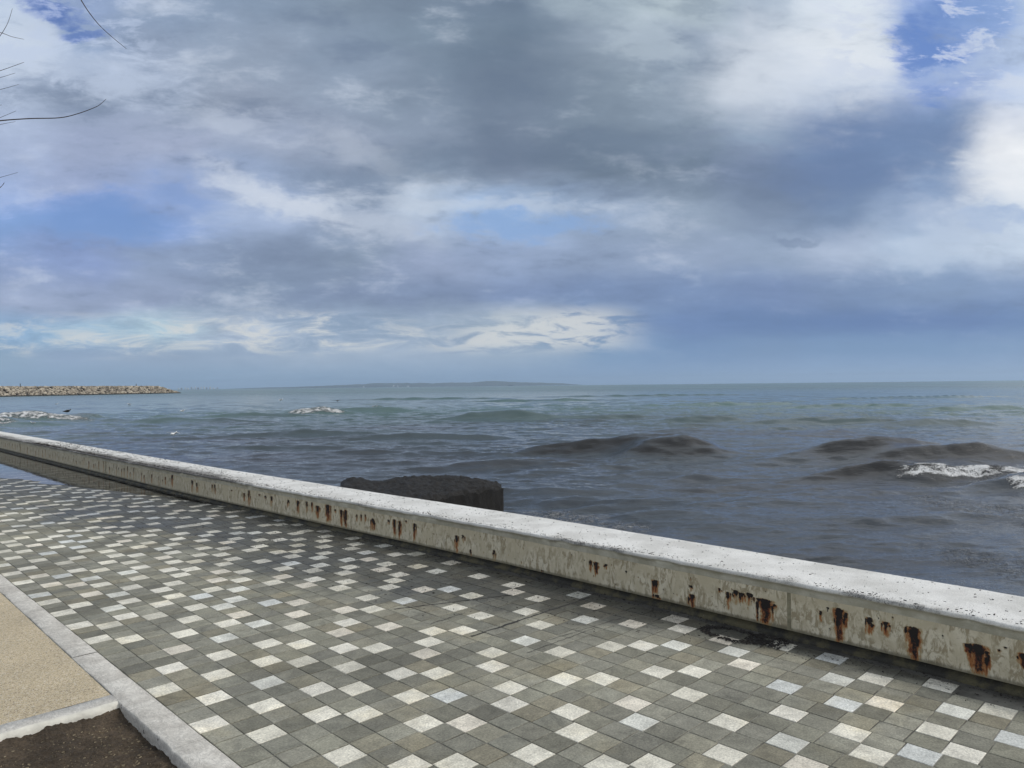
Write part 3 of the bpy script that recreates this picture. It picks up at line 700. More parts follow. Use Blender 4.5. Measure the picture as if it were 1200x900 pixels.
# ------------------------------------------------------------------ the sea wall
CAPZ = .39
wall = empty('sea_wall', prom=True)
tag(wall, 'long low cream sea wall with a white cap and rust streaks beside the paving', 'wall')
um = np.concatenate([np.arange(-2.0, 14, .006), np.arange(14, 30, .012), np.arange(30, 60.5, .25)])
def px_to_face(px, py):
    d = ray(px, py); u = 3.0
    for _ in range(12):
        vf = float(v_face(u)); t = vf/(d.x*ct+d.y*st); u = -d.x*t*st+d.y*t*ct
    return u, EYE+d.z*t, t*F/ F
STAINS = [(983,714,756,5.5,1.1),(961.5,716,730,1.8,.6),(970,712,718,1.8,0),(1019,724,745,4,.8),(1038,729,748,3.6,.9),(1070.6,736,777,7,1.2),(1104.6,744,749,2,0),(1146,756,793,9,1.2),(1178,758,763,3,.2),(1171,761,768,2,.5),(1199,766,785,5,1.1),
 (768,680,697,3.2,.9),(770,697,706,3.4,.3),(810,686,694,2,.4),(811,697,713,3.2,1.5),(843,689,695,2,0),(853,694,716,2.2,.6),(862.5,692,710,3.2,.5),(870,695,708,3,.5),(877.5,695,712,3.2,.5),(889,701,710,4.5,.2),(897,703,735,7,1.1),(908,708,716,2,.6),
 (551,645,652,1,.2),(579,645,658,1.4,.5),(635,668,672,1.2,0),(692.5,657,672,1.5,.7),(699,659,674,2.2,1.2),(710,661,668,2.2,.4),(734,669,676,1.4,0),
 (535,628,650,1.8,.7),(542.5,627,636,1.6,.3),(551.5,644,652,1,.2),(508,625,627,1,0),
 (384,592,613,2.6,1.),(393,597,602,1,.3),(400,598,618,1.6,.9),(405,598,619,1.6,1.1),(418,603,612,.9,.7),(423,603,612,.9,.7),(428,603,612,.9,.7),(437,608,623,2,.6),(455,609,616,1.1,.2),(462,609,630,1.6,.9),(468.5,611,631,1.6,.9),(476,610,614,1,.1),(485.5,614,635,1.6,.8),
 (202,556,572,1,.6),(225,563,578,1,.3),(230.5,566,579,1,.4),(248.5,568,578,.8,.3),(251.5,568,580,.8,.3),(271,574,576,1,0),(286,578,588,1.1,.7),(291.5,575,593,1.2,.6),(304,579,582,1,0),(311,581,585,1,0),(318,582,595,1.2,.5),(338,586,594,1.2,.4),(349,587,602,1.6,.8),(359.5,588,602,1,.4),(365.5,589,601,1,.6),(372,593,609,2.2,.7)]
zf = np.concatenate([np.arange(.055, .30, .006), [.301, .304]])
NU = len(um); vfm = v_face(um)
UU, ZZ = np.meshgrid(um, zf, indexing='ij')
rust = np.zeros_like(UU); soot = np.zeros_like(UU)
random.seed(5)
def stain(u0, zt, zb, w, r):
    w = w*.62
    i0, i1 = np.searchsorted(um, (u0-w*7, u0+w*7)); sl_ = slice(i0, i1)
    U_, Z_ = UU[sl_], ZZ[sl_]
    wob = w*.35*np.sin(Z_*60+u0*9)+w*.9*(fbm(Z_*40+u0*7, Z_*0+u0, 2)-.5)
    du = (U_-u0-wob*(zt-Z_)*4-w*1.3*(fbm(Z_*70+u0*3, U_*60, 3)-.5))/w
    ln = max(zt-zb, .01)
    t = (zt-Z_)/ln
    inside = sm(t, -.06, .04)*(1-sm(t, .75, 1.05))
    mR = np.exp(-(du/(1.75-.7*np.clip(t, 0, 1)))**2)*inside*(.75+.5*fbm(U_*160+u0, Z_*9, 2)-.35*np.clip(t, 0, 1))
    rust[sl_] = np.maximum(rust[sl_], mR*min(r, 1.2))
    head = np.exp(-(du/(1.5-1.0*np.clip(t, 0, 1)))**2)*sm(t, -.08, .03)*(1-sm(t, .15, .55))*(.7+.7*fbm(U_*90+u0, Z_*60, 2))
    soot[sl_] = np.maximum(soot[sl_], head)
    if r > 1.05 or r == 0: soot[sl_] = np.maximum(soot[sl_], .62*np.exp(-(du/.8)**2)*inside)
for px, yt, yb, hw, r in STAINS:
    u0, zt, t = px_to_face(px, yt); _, zb, _ = px_to_face(px, yb)
    du = abs(px_to_face(px+hw, yt)[0]-u0)
    stain(u0, zt, zb, max(du, .008), r)
    if du > .012:
        for q in range(5):
            k = random.uniform(-1.5, 1.5); top = zt-random.uniform(-.012, .35)*(zt-zb)
            stain(u0+k*du, top, max(top-(zt-zb)*random.uniform(.25, 1.), .05), du*random.uniform(.15, .4), random.choice((0, .5, .9, 1.)))
u = 12.4
while u < 34:
    u += random.uniform(.10, .42)
    zt = random.uniform(.18, .29)
    stain(u, zt, random.choice((.05, .05, .10)), random.uniform(.010, .026), random.uniform(.1, .9))
for _ in range(150):
    stain(random.uniform(1, 12), z0 := random.uniform(.1, .29), z0-random.uniform(.012, .03), random.uniform(.003, .006), random.choice((0., .4)))
soot = np.maximum(soot, .40*sm(UU, 11, 14)*np.clip(fbm(UU*9, ZZ*1.2+5, 3)*1.6-.55, 0, 1))
low = sm(-ZZ, -.11, -.05)*.9
farw = sm(UU, 8, 14)
vv_ = vfm[:, None]+.0035*(fbm(UU*3, ZZ*6, 3)-.5)*2
V = np.stack([vv_, UU, ZZ], -1).reshape(-1, 3)
face = np_mesh('wall_face', V, grid_faces(*UU.shape)[:, ::1], m_face, parent=wall)
for nme, a in (('rust', rust), ('soot', soot), ('low', low), ('far', farw)): fattr(face, nme, a.ravel())
# cap: lip, rounded edge, flat top, seaward drop, as one cross-section swept along
capprof = [(0.000, .302), (-.004, .312), (-.004, .330), (-.010, .345), (-.022, .356), (-.030, .360), (-.034, .362), (-.036, .366), (-.036, .380), (-.033, .387), (-.026, .390)]
capprof += [(x, .391) for x in np.linspace(.0, .60, 20)] + [(.606, .388), (.612, .380), (.612, .28)]
cp_ = np.array(capprof); uc = np.concatenate([np.arange(-2.0, 14, .014), np.arange(14, 30, .03), np.arange(30, 60.5, .25)]); vc_ = v_face(uc)
UU2 = np.repeat(uc[:, None], len(cp_), 1); VV2 = vc_[:, None]+cp_[None, :, 0]; ZZ2 = np.repeat(cp_[None, :, 1], len(uc), 0)
edge = np.exp(-((cp_[None, :, 0]+.03)/.05)**2)*(cp_[None, :, 1] > .355)
nz = fbm(UU2*4, VV2*9, 4)-.5; nz2 = fbm(UU2*34, VV2*34+ZZ2*60, 3)-.5
ZZ2 = ZZ2+.004*nz+.0025*nz2*(ZZ2 > .355)-.006*edge*np.clip(fbm(UU2*7+3, VV2*3, 3)-.55, 0, 1)*4
chipm = np.clip(fbm(UU2*5+9, VV2*0+2, 4)-.52, 0, 1)*edge
VV2 = VV2+.08*chipm
V = np.stack([VV2, UU2, ZZ2], -1).reshape(-1, 3)
cap = np_mesh('wall_cap', V, grid_faces(*UU2.shape)[:, ::1], m_cap, parent=wall)
din = VV2-v_face(UU2)
dirt = .62*np.exp(-((din+.03)/.05)**2)*np.clip(fbm(UU2*2.4, VV2*3, 4)*3.2-1.2, 0, 1.2)
mid = sm(UU2, 8.6, 11)*(1-.55*sm(UU2, 22, 34))
dirt += 1.25*mid*np.clip(1.1-din/.42, 0, 1)*(.3+1.1*fbm(UU2*1.3+3, VV2*4, 4))
dirt += .35*np.clip(fbm(UU2*1.1+8, VV2*2+4, 3)-.5, 0, 1)
dirt = dirt*np.where(ZZ2 < .362, .25, 1.)
dirt = dirt*(ZZ2 > .30)
fattr(cap, 'dirt', dirt.ravel())
# footing set back under the face, seaward side
def sweep(name, prof, m, closed=False, us_=None):
    us_ = us_ if us_ is not None else np.concatenate([np.arange(-2, 14, .05), np.arange(14, 60.5, .5)])
    V = []
    for u in us_:
        vf = float(v_face(u))
        for v, z in prof:
            nz = .006*(float(fbm(np.array(u*8), np.array(v*20+z*30), 3))-.5)
            V.append(L(u, vf+v+nz, z+nz*.5))
    return np_mesh(name, V, grid_faces(len(us_), len(prof)), m, parent=wall, smooth=True)
sweep('footing', [(-.012, -.03), (-.010, .012), (.004, .022), (.020, .030), (.022, .058), (.0, .0548)], m_foot)
sweep('sea_side', [(.600, .30), (.600, -.6), (.61, -1.2), (.62, -3.0)], m_foot)
# vertical joint in the render with its filler
jm = []
for pxj in (925, 24, 124):
    uj = px_to_face(pxj, 730 if pxj > 500 else 540)[0]
    w = .013 if pxj > 500 else .02
    V = [L(uj-w, float(v_face(uj))-.003, .056), L(uj+w, float(v_face(uj))-.003, .056), L(uj+w, float(v_face(uj))-.003, .305), L(uj-w, float(v_face(uj))-.003, .305),
         L(uj-w, float(v_face(uj))+.01, .056), L(uj+w, float(v_face(uj))+.01, .056), L(uj+w, float(v_face(uj))+.01, .305), L(uj-w, float(v_face(uj))+.01, .305)]
    mesh_obj('joint_strip', V, [(0, 1, 2, 3), (4, 7, 6, 5), (0, 4, 5, 1), (1, 5, 6, 2), (2, 6, 7, 3), (3, 7, 4, 0)], m_joint, parent=wall)

# ------------------------------------------------------------------ rain puddle along the wall, far left
m_pud, n, bs = mat('shallow_clear_water')
m_pud.node_tree.nodes.remove(bs)
fr = n.n('ShaderNodeFresnel'); fr.inputs[0].default_value = 1.33
tr = n.n('ShaderNodeBsdfTransparent'); tr.inputs[0].default_value = (.55, .55, .56, 1)
gl = n.n('ShaderNodeBsdfGlossy'); gl.inputs['Roughness'].default_value = .03; gl.inputs[0].default_value = (1, 1, 1, 1)
mx = n.n('ShaderNodeMixShader'); n.put(mx.inputs[0], fr.outputs[0]); n.nt.links.new(tr.outputs[0], mx.inputs[1]); n.nt.links.new(gl.outputs[0], mx.inputs[2])
bpn = n.n('ShaderNodeBump'); bpn.inputs['Distance'].default_value = .002; bpn.inputs['Strength'].default_value = .25
n.put(bpn.inputs['Height'], n.noise(obj_co(n), 6., 3)); n.nt.links.new(bpn.outputs[0], gl.inputs['Normal'])
n.nt.links.new(mx.outputs[0], m_pud.node_tree.nodes['Material Output'].inputs[0])
uu = np.arange(10.5, 44, .05); V = []; Fc = []
for u in uu:
    vf = float(v_face(u))+.01
    w = np.interp(u, [10.5, 12, 13, 14.5, 16, 17.5, 19, 22, 30, 44], [0.02, .22, .45, .75, 1.1, 1.35, 1.6, 1.5, 1.2, .8])
    w *= .75+.5*float(fbm(np.array(u*1.6), np.array(2.), 4))
    V += [L(u, vf-w, .0022), L(u, vf, .0022)]
for i in range(len(uu)-1): Fc.append((2*i, 2*i+1, 2*i+3, 2*i+2))
sl('puddle', V, Fc, m_pud)

# ------------------------------------------------------------------ weed crumbs on the cap and paving
def crumbs(name, spots, m, zfun):
    V = []; Fc = []
    for u, v, s in spots:
        a = random.random()*math.pi; ln = s*random.uniform(.5, 1.6); wd = s*random.uniform(.12, .35); h = s*random.uniform(.1, .35)
        z = zfun(u, v); bend = random.uniform(-.5, .5); n0 = len(V)
        for i in range(4):
            t = i/3-.5; aa = a+bend*t
            x, y = math.cos(aa)*ln*t, math.sin(aa)*ln*t; nx, ny = -math.sin(aa)*wd/2*(1.2-abs(t)*1.6), math.cos(aa)*wd/2*(1.2-abs(t)*1.6)
            V += [L(u+x+nx, v+y+ny, z-.001), L(u+x, v+y, z+h), L(u+x-nx, v+y-ny, z-.001)]
        for i in range(3):
            q = n0+3*i; Fc += [(q, q+3, q+4, q+1), (q+1, q+4, q+5, q+2)]
    o = mesh_obj(name, V, Fc, m, prom=True); tag(o, kind='stuff'); return o
random.seed(21); sp_ = []
while len(sp_) < 5200:
    u = .3+21.5*random.random()**.85; vf = float(v_face(u))
    dd_ = min(.6, abs(random.gauss(0, .06))) if random.random() < .6 else random.random()*.6
    if random.random() > .25+.75*float(fbm(np.array(u*2.), np.array(dd_*5), 3)): continue
    sp_.append((u, vf-.025+dd_, random.uniform(.004, .013)*(1+max(0, u-8)*.12)))
crumbs('seaweed_crumbs_on_cap', sp_, m_weed, lambda u, v: CAPZ+.002)
sp_ = []
while len(sp_) < 3800:
    u = .8+12.5*random.random(); vf = float(v_face(u)); w = float(wetness(np.array(u), np.array(vf-1.)))
    d_ = abs(random.gauss(0, .75)) if random.random() < .6 else abs(random.gauss(0, .1))
    if d_ > 2.6 or float(wetness(np.array(u), np.array(vf-d_))) < .25*random.random()+.05: continue
    sp_.append((u, vf-.01-d_, random.uniform(.004, .014)))
crumbs('seaweed_crumbs_on_paving', sp_, m_weed, lambda u, v: .001)
# washed-up ring of black weed on the paving close to the wall
sp_ = []
cu_, cv_ = on_prom(858, 745)
for _ in range(650):
    a = random.random()*2*math.pi; rr_ = random.gauss(1, .10)
    if random.random() < .35: sp_.append((cu_-.25*random.random()-.1, cv_+random.uniform(-.05, .16), random.uniform(.01, .03))); continue
    sp_.append((cu_+.21*rr_*math.cos(a), min(cv_+.01+.11*rr_*math.sin(a), float(v_face(cu_))-.02), random.uniform(.008, .028)))
crumbs('washed_up_seaweed', sp_, m_weed, lambda u, v: .002+random.random()*.006)

m_straw = simple('pale_straw_bits', (.30, .25, .16), .9, .4)
sp_ = [(random.uniform(3.3, 4.38), random.uniform(.6, 1.29), random.uniform(.003, .012)) for _ in range(900)]
crumbs('soil_litter', sp_, m_straw, lambda u, v: -.05+.035*float(fbm(np.array(u*2.2), np.array(v*2.2), 3)-.5)+random.uniform(-.003, .012))
# ------------------------------------------------------------------ weed-covered block in the water
m_block, n, bs = mat('mussel_covered_concrete'); co = obj_co(n)
z1 = n.noise(co, 3., 6, .65); z2 = n.noise(co, 28., 6, .78); vo = n.n('ShaderNodeTexVoronoi'); n.put(vo.inputs['Vector'], co); vo.inputs['Scale'].default_value = 26.
c = n.mix(n.mr(z1, .35, .65), (.007, .006, .005), (.014, .011, .008)); c = n.vm('SCALE', c, n.mr(z2, .3, .7, .3, 2.0, 'LINEAR'))
c = n.mix(n.m('MULTIPLY', n.mr(n.noise(co, 45., 3, .8), .64, .70), .7), c, (.16, .14, .12))
n.put(bs.inputs['Base Color'], c); bs.inputs['Roughness'].default_value = .7
bump(n, bs, n.m('ADD', n.noise(co, 70., 3, .7), z2), .05, 1.)
blk = empty('concrete_block', tuple(at(520, 590, SEA)))
tag(blk, 'dark weed-crusted concrete block standing in the water just behind the sea wall', 'block')
ZT = -.45
c00, c10 = at(398, 602, ZT), at(590, 569, ZT); c11, c01 = at(587, 561.5, ZT), at(399, 563, ZT)
N1, N2 = 120, 60
S, Tt = np.meshgrid(np.linspace(0, 1, N1), np.linspace(0, 1, N2), indexing='ij')
def bil(s, t): return [(1-s)*(1-t)*c00[k]+s*(1-t)*c10[k]+s*t*c11[k]+(1-s)*t*c01[k] for k in (0, 1)]
bx_, by_ = bil(S, Tt)
hump = .10*np.exp(-((S-.70)/.16)**2)+.09*np.exp(-((S-.44)/.13)**2)-.02*np.exp(-((S-.22)/.10)**2)+.08*np.exp(-((S-.10)/.08)**2)-.08*sm(S, .85, 1)
edgef = np.minimum(np.minimum(sm(S, 0, .03), sm(1-S, 0, .03)), np.minimum(sm(Tt, 0, .05), sm(1-Tt, 0, .05)))
bz = ZT+hump*sm(Tt, -.2, .6)+.10*(fbm(bx_*3, by_*3, 4)-.5)+.12*(fbm(bx_*11, by_*11, 4)-.5)-.06*(1-edgef)
oloc = blk.location
V = np.stack([bx_-oloc.x, by_-oloc.y, bz-oloc.z], -1).reshape(-1, 3)
np_mesh('weed_crust', V, grid_faces(N1, N2)[:, ::-1], m_block, parent=blk)
per = [(i, 0) for i in range(N1)]+[(N1-1, j) for j in range(1, N2)]+[(i, N2-1) for i in range(N1-2, -1, -1)]+[(0, j) for j in range(N2-2, 0, -1)]
V = []; NZ = 16
for i, j in per:
    for k in range(NZ):
        f = k/(NZ-1); z = bz[i, j]*(1-f)+(-2.4)*f
        o_ = .05*(float(fbm(np.array(bx_[i, j]*5+by_[i, j]*5), np.array(z*6), 3))-.5)*min(1, f*12)
        V.append((bx_[i, j]-oloc.x+o_, by_[i, j]-oloc.y-o_, z-oloc.z))
Fc = []
NP = len(per)
for a in range(NP):
    c_ = (a+1) % NP
    for k in range(NZ-1): Fc.append((a*NZ+k, a*NZ+k+1, c_*NZ+k+1, c_*NZ+k))
mesh_obj('block_sides', V, Fc, m_block, parent=blk, smooth=True)
# small dark rock awash by the wall
def rock_mesh(r, seed, sub=3, amp=.35, squash=(1, 1, .7)):
    bm = bmesh.new(); bmesh.ops.create_icosphere(bm, subdivisions=sub, radius=1)
    rr = random.Random(seed); pl = [(Vector((rr.gauss(0, 1), rr.gauss(0, 1), rr.gauss(0, 1))).normalized(), rr.uniform(.55, .95)) for _ in range(11)]
    for v in bm.verts:
        p = v.co.copy()
        for nrm, d in pl:
            k = p.dot(nrm)
            if k > d: p -= nrm*(k-d)
        v.co = Vector((p.x*squash[0], p.y*squash[1], p.z*squash[2]))*r
    V = [tuple(v.co) for v in bm.verts]; Fc = [tuple(x.index for x in f.verts) for f in bm.faces]; bm.free(); return V, Fc
# ------------------------------------------------------------------ breakwater
m_rock, n, bs = mat('tan_quarry_rock'); co = obj_co(n); rc = attr(n, 'rc')
c = n.mix(n.mr(rc, 0., 1., 0., 1., 'LINEAR'), (.13, .105, .08), (.46, .40, .31)); c = n.vm('SCALE', c, n.mr(n.noise(co, 1.5, 5, .7), .3, .7, .75, 1.25, 'LINEAR'))
hz_ = n.sep(co)[2]
c = n.mix(n.mr(hz_, .9, .35), c, (.018, .018, .016))
n.put(bs.inputs['Base Color'], c); bs.inputs['Roughness'].default_value = .9
A0 = at(-420, 474, SEA); A0 = Vector((-560, 330, SEA)); A1 = at(0, 465, SEA); A2 = at(190, 461.2, SEA); A3 = at(207, 460.6, SEA)
dirb = (A2-A1).normalized(); nb = Vector((-dirb.y, dirb.x, 0))          # away from the viewer
A0 = A1-dirb*140
brk = empty('breakwater', tuple(A1)); tag(brk, 'low breakwater of piled tan rocks reaching into the sea at far left', 'breakwater')
top_h = 5.2
def bw_h(s, t):            # s along from A0, t across (0..W)
    Lb = (A2-A0).length
    endf = np.clip((Lb+8-s)/9.5, 0, 1)
    return np.minimum(t/1.5, (22-t)/1.5)
LB = (A2-A0).length+6+.36*((A3-A2).length-3)
def prof_h(s, t):
    e = min(1, max(0, (LB-s)/14.0)); hh = (top_h if s < LB-60 else top_h)*1.0
    if s > LB-17: hh = top_h*max(0, (LB-s)/17.0)**.9
    x = min(t, 22-t)/7.0
    return min(hh, top_h*x)
V = []; ns, ntt = 60, 12
for i in range(ns+1):
    s = LB*i/ns
    for j in range(ntt+1):
        t = 22*j/ntt; p = A0+dirb*s+nb*t
        V.append((p.x-A1.x, p.y-A1.y, prof_h(s, t)-.9))
mesh_obj('core', V, [tuple(q) for q in grid_faces(ns+1, ntt+1)], simple('rubble_core', (.09, .075, .06), .9), parent=brk)
random.seed(31); V = []; Fc = []; rcv = []
protos = [rock_mesh(1., 100+i, 2, squash=(1.15, .9, .75)) for i in range(8)]
for i in range(5200):
    s = LB*random.random(); t = random.choice((random.uniform(-.3, 8.5), random.uniform(-.3, 8.5), random.uniform(7, 22)))
    h = prof_h(s, max(t, 0.)); r = random.uniform(.55, 1.15)
    p = A0+dirb*s+nb*t
    vs, fs = protos[i % 8]; a = random.random()*6.28; n0 = len(V); ca, sa = math.cos(a), math.sin(a); tl = random.uniform(-.5, .5)
    for x, y, z in vs:
        y, z = y*math.cos(tl)-z*math.sin(tl), y*math.sin(tl)+z*math.cos(tl)
        V.append((p.x-A1.x+(x*ca-y*sa)*r, p.y-A1.y+(x*sa+y*ca)*r, h-.15+z*r+random.uniform(-.03, .03)*0))
    k = random.random(); rcv += [k]*len(vs); Fc += [tuple(q+n0 for q in f) for f in fs]
o = mesh_obj('boulders', V, Fc, m_rock, parent=brk); fattr(o, 'rc', rcv); o['kind'] = 'stuff'
# two small posts standing on it
for px, lab in ((29.5, 'small dark marker post near the left end of the breakwater'), (165.5, 'small dark marker post near the tip of the breakwater')):
    k = (px-0)/190; p = A1.lerp(A2, k)+nb*7.5; base_z = SEA+top_h+.1
    V1, F1 = tube([(0, 0, -.5), (0, 0, 1.0), (0, 0, 1.5)], [.22, .20, .16], 8); V2, F2 = tube([(0, 0, 1.5), (0, 0, 1.62), (0, 0, 1.9)], [.30, .32, .05], 8)
    V, Fc = join([(V1, F1), (V2, F2)])
    o = mesh_obj('marker_post', V, Fc, m_crack); o.location = (p.x, p.y, base_z); tag(o, lab, 'post', 'marker posts on the breakwater')

# ------------------------------------------------------------------ far shore
m_hill = simple('wooded_hills', (.05, .065, .06), .95, .3, .004, 1., .01)
HX = [(262, 0), (300, 1.0), (340, 1.4), (372, 2.2), (400, 3.2), (420, 3.8), (450, 5.2), (480, 4.8), (505, 4.0), (530, 4.9), (555, 4.6), (576, 6.4), (600, 4.6), (625, 3.6), (650, 2.8), (668, 1.6), (684, 0)]
Dh = 9500.; V = []
NX = 160
pxs = np.linspace(262, 684, NX); hh = np.interp(pxs, [a for a, _ in HX], [b_ for _, b_ in HX])+.5*(fbm(pxs*.11, pxs*0, 4)-.5)*(np.interp(pxs, [262, 300, 660, 684], [0, 1, 1, 0]))
for i, px in enumerate(pxs):
    g = ray(px, 452); sc = Dh/g.y; x = g.x*sc; top = max(hh[i], 0)/F*Dh
    for j, (dy, fz) in enumerate(((-700, 0), (-450, .35), (-200, .75), (0, 1.), (300, .7), (900, 0))):
        jit = (float(fbm(np.array(px*.3), np.array(j*3.), 3))-.5)*.25*(0 < j < 5)
        V.append((x, Dh+dy, SEA-6+(top+6)*(fz*(1+jit))))
o = np_mesh('hills', V, grid_faces(NX, 6), m_hill); tag(o, kind='structure')
m_town = simple('pale_painted_walls', (.72, .71, .68), .8, .1); m_town2 = simple('grey_concrete_walls', (.30, .31, .32), .8, .1); m_glass = simple('dark_windows', (.05, .06, .07), .3, .1)
random.seed(8)
def tower(px, wpx, hpx, dist, m, label, grp):
    g = ray(px, 452); sc = dist/g.y; x = g.x*sc; w = wpx/F*dist; h = hpx/F*dist
    t = empty('apartment_building', (x, dist, SEA)); tag(t, label, 'building', grp)
    prts = []
    def bxm(x0, x1, y0, y1, z0, z1):
        V = [(x0, y0, z0), (x1, y0, z0), (x1, y1, z0), (x0, y1, z0), (x0, y0, z1), (x1, y0, z1), (x1, y1, z1), (x0, y1, z1)]
        return V, [(0, 3, 2, 1), (4, 5, 6, 7), (0, 1, 5, 4), (1, 2, 6, 5), (2, 3, 7, 6), (3, 0, 4, 7)]
    V, Fc = join([bxm(-w/2, w/2, 0, w, -2, h), bxm(-w/2-.4, w/2+.4, -.4, w+.4, h, h+1.0), bxm(-w*.2, w*.15, w*.3, w*.6, h+1, h+4)])
    mesh_obj('wall', V, Fc, m, parent=t)
    fl = []; nf = max(2, int(h/4))
    for k in range(nf):
        z = 1.5+k*(h-2)/nf
        fl.append(bxm(-w*.44, w*.44, -.25, -.05, z, z+1.4))
    V, Fc = join(fl); mesh_obj('window_bands', V, Fc, m_glass, parent=t)
tw = [(209, 1.2, 1.4), (212.5, 1.5, 1.6), (217, 1., 2.2), (220, 1.6, 1.5), (224, 1., 2.6), (226.5, 1., 1.6), (229, .9, 3.0), (232, 1.6, 1.8), (235.5, 1., 2.6), (239, 1., 3.0), (242, 1.2, 2.0), (246, 1.6, 2.6), (250, 1.8, 1.2), (254.5, 1.2, 1.6)]
for i, (px, w, h) in enumerate(tw):
    tower(px, w, h, 6800, m_town if i % 3 != 1 else m_town2, f'tiny {"pale" if i % 3 != 1 else "grey"} block in the far coastal town, {["first","second","third","fourth","fifth","sixth","seventh","eighth","ninth","tenth","eleventh","twelfth","thirteenth","fourteenth"][i]} from the breakwater tip', 'far town buildings on the horizon')
for i, (px, w, h) in enumerate([(426, 1.4, 1.6), (461, 1.6, 2.2), (466, 1.2, 1.4), (478, 2.2, 1.2)]):
    tower(px, w, h, 8700, m_town, f'tiny white building at the foot of the far hills, {["leftmost", "second from left", "third from left", "rightmost"][i]} of four', 'white buildings below the far hills')
# a distant ship
g = at_dist(597, 451.0, 7000); V, Fc = join([([(-26, -5, 0), (24, -5, 0), (30, 0, 0), (24, 5, 0), (-26, 5, 0), (-28, -6, 5), (28, -6, 6), (36, 0, 7), (28, 6, 6), (-28, 6, 5)], [(0, 1, 6, 5), (1, 2, 7, 6), (2, 3, 8, 7), (3, 4, 9, 8), (4, 0, 5, 9), (5, 6, 7, 8, 9)])])
shp = empty('cargo_ship', (g.x, 7000, SEA)); tag(shp, 'tiny dark ship on the horizon in front of the far hills', 'ship')
mesh_obj('hull', V, Fc, m_crack, parent=shp)
V, Fc = join([([(-22, -4, 5), (-10, -4, 5), (-10, 4, 5), (-22, 4, 5), (-21, -3, 14), (-11, -3, 14), (-11, 3, 14), (-21, 3, 14)], [(0, 1, 5, 4), (1, 2, 6, 5), (2, 3, 7, 6), (3, 0, 4, 7), (4, 5, 6, 7)]), tube([(-16, 0, 14), (-16, 0, 20)], [1.4, 1.2], 8)])
mesh_obj('bridge_house', V, Fc, m_town2, parent=shp)

# ------------------------------------------------------------------ gulls
m_gull = simple('white_plumage', (.78, .78, .76), .7, .05); m_gullg = simple('grey_wing_plumage', (.30, .31, .33), .7, .1); m_beak = simple('yellow_beak', (.5, .33, .05), .5, .1); m_dbird = simple('dark_plumage', (.04, .038, .036), .7, .2)
def lathe(prof, seg=10):     # along x: (x, z centre, radius)
    return tube([(x, 0, z) for x, z, r in prof], [r for *_, r in prof], seg)
def wing(sgn, fly):
    if fly: pts = [(.10, .06, .05), (.09, .30, .17), (.0, .62, .12), (-.10, .75, .06)]; ch = [.16, .17, .10, .02]
    else: pts = [(.12, .09, .05), (.0, .11, .08), (-.2, .07, .09), (-.33, .02, .09)]; ch = [.10, .12, .07, .01]
    V = []; Fc = []
    for (x, y, z), c_ in zip(pts, ch):
        if fly: V += [(x+c_*.4, sgn*y, z), (x-c_*.8, sgn*y, z), (x-c_*.2, sgn*y, z+.025)]
        else: V += [(x, sgn*y, z-c_*.5), (x, sgn*(y-.02), z+c_*.5), (x, sgn*(y+.02), z)]
    for i in range(3):
        for k in range(3): Fc.append((3*i+k, 3*i+(k+1) % 3, 3*i+3+(k+1) % 3, 3*i+3+k))
    Fc += [(0, 1, 2), (9, 11, 10)]
    return V, Fc
def make_gull(fly, m):
    t = empty('seabird')
    body = lathe([(-.36, .05, .01), (-.28, .05, .035), (-.15, .04, .075), (0, .03, .095), (.12, .05, .085), (.2, .10, .055), (.235, .15, .048), (.27, .18, .052), (.31, .18, .04), (.335, .175, .012)])
    mesh_obj('body', *body, m, parent=t, smooth=True)
    for s in (-1, 1): mesh_obj('wing', *wing(s, fly), m_gullg if m == m_gull else m, parent=t)
    mesh_obj('beak', *lathe([(.33, .175, .014), (.37, .17, .010), (.39, .16, .003)], 6), m_beak, parent=t)
    return t
gp = {}
def place_gull(px, py, fly, m, sc, rz, label, hgt=0., dist=None):
    key = (fly, m.name)
    if key not in gp: gp[key] = make_gull(fly, m); t = gp[key]
    else:
        src = gp[key]; t = src.copy(); C.objects.link(t)
        for ch in src.children:
            c_ = ch.copy(); C.objects.link(c_); c_.parent = t
    p = at(px, py, SEA+hgt); t.location = p; t.rotation_euler = (0, 0, rz); t.scale = (sc*.72,)*3
    tag(t, label, 'bird', 'seabirds over the bay')
place_gull(66.3, 473.6, False, m_gull, 1.3, .4, 'white gull afloat beyond the foaming breaker at far left', .1)
place_gull(151.5, 474, False, m_gull, 1.7, 2.9, 'largest white gull afloat, below the tip half of the breakwater', .1)
place_gull(203.5, 509, True, m_gull, 1.0, 1.2, 'white gull with spread wings low over the water nearest the wall', .35)
place_gull(213.5, 482, True, m_gull, 1.1, .5, 'white gull with raised wings over the swell right of the breakwater tip', .6)
place_gull(38.5, 496, False, m_gull, 1.0, 3.0, 'small white gull sitting just in front of the left breaker', .25)
place_gull(117, 467, False, m_gull, 1.3, .2, 'faint small gull afloat close in front of the breakwater', .1)
place_gull(329, 469, True, m_gull, 1.5, .2, 'gull flying low above and left of the middle breaker', 1.)
place_gull(78.5, 482.5, True, m_dbird, 1.0, .4, 'dark bird flying just above the left breaker crest', 1.6)
place_gull(395.5, 470, True, m_dbird, 1.2, 1.3, 'dark bird flying above the right end of the middle breaker', 1.)

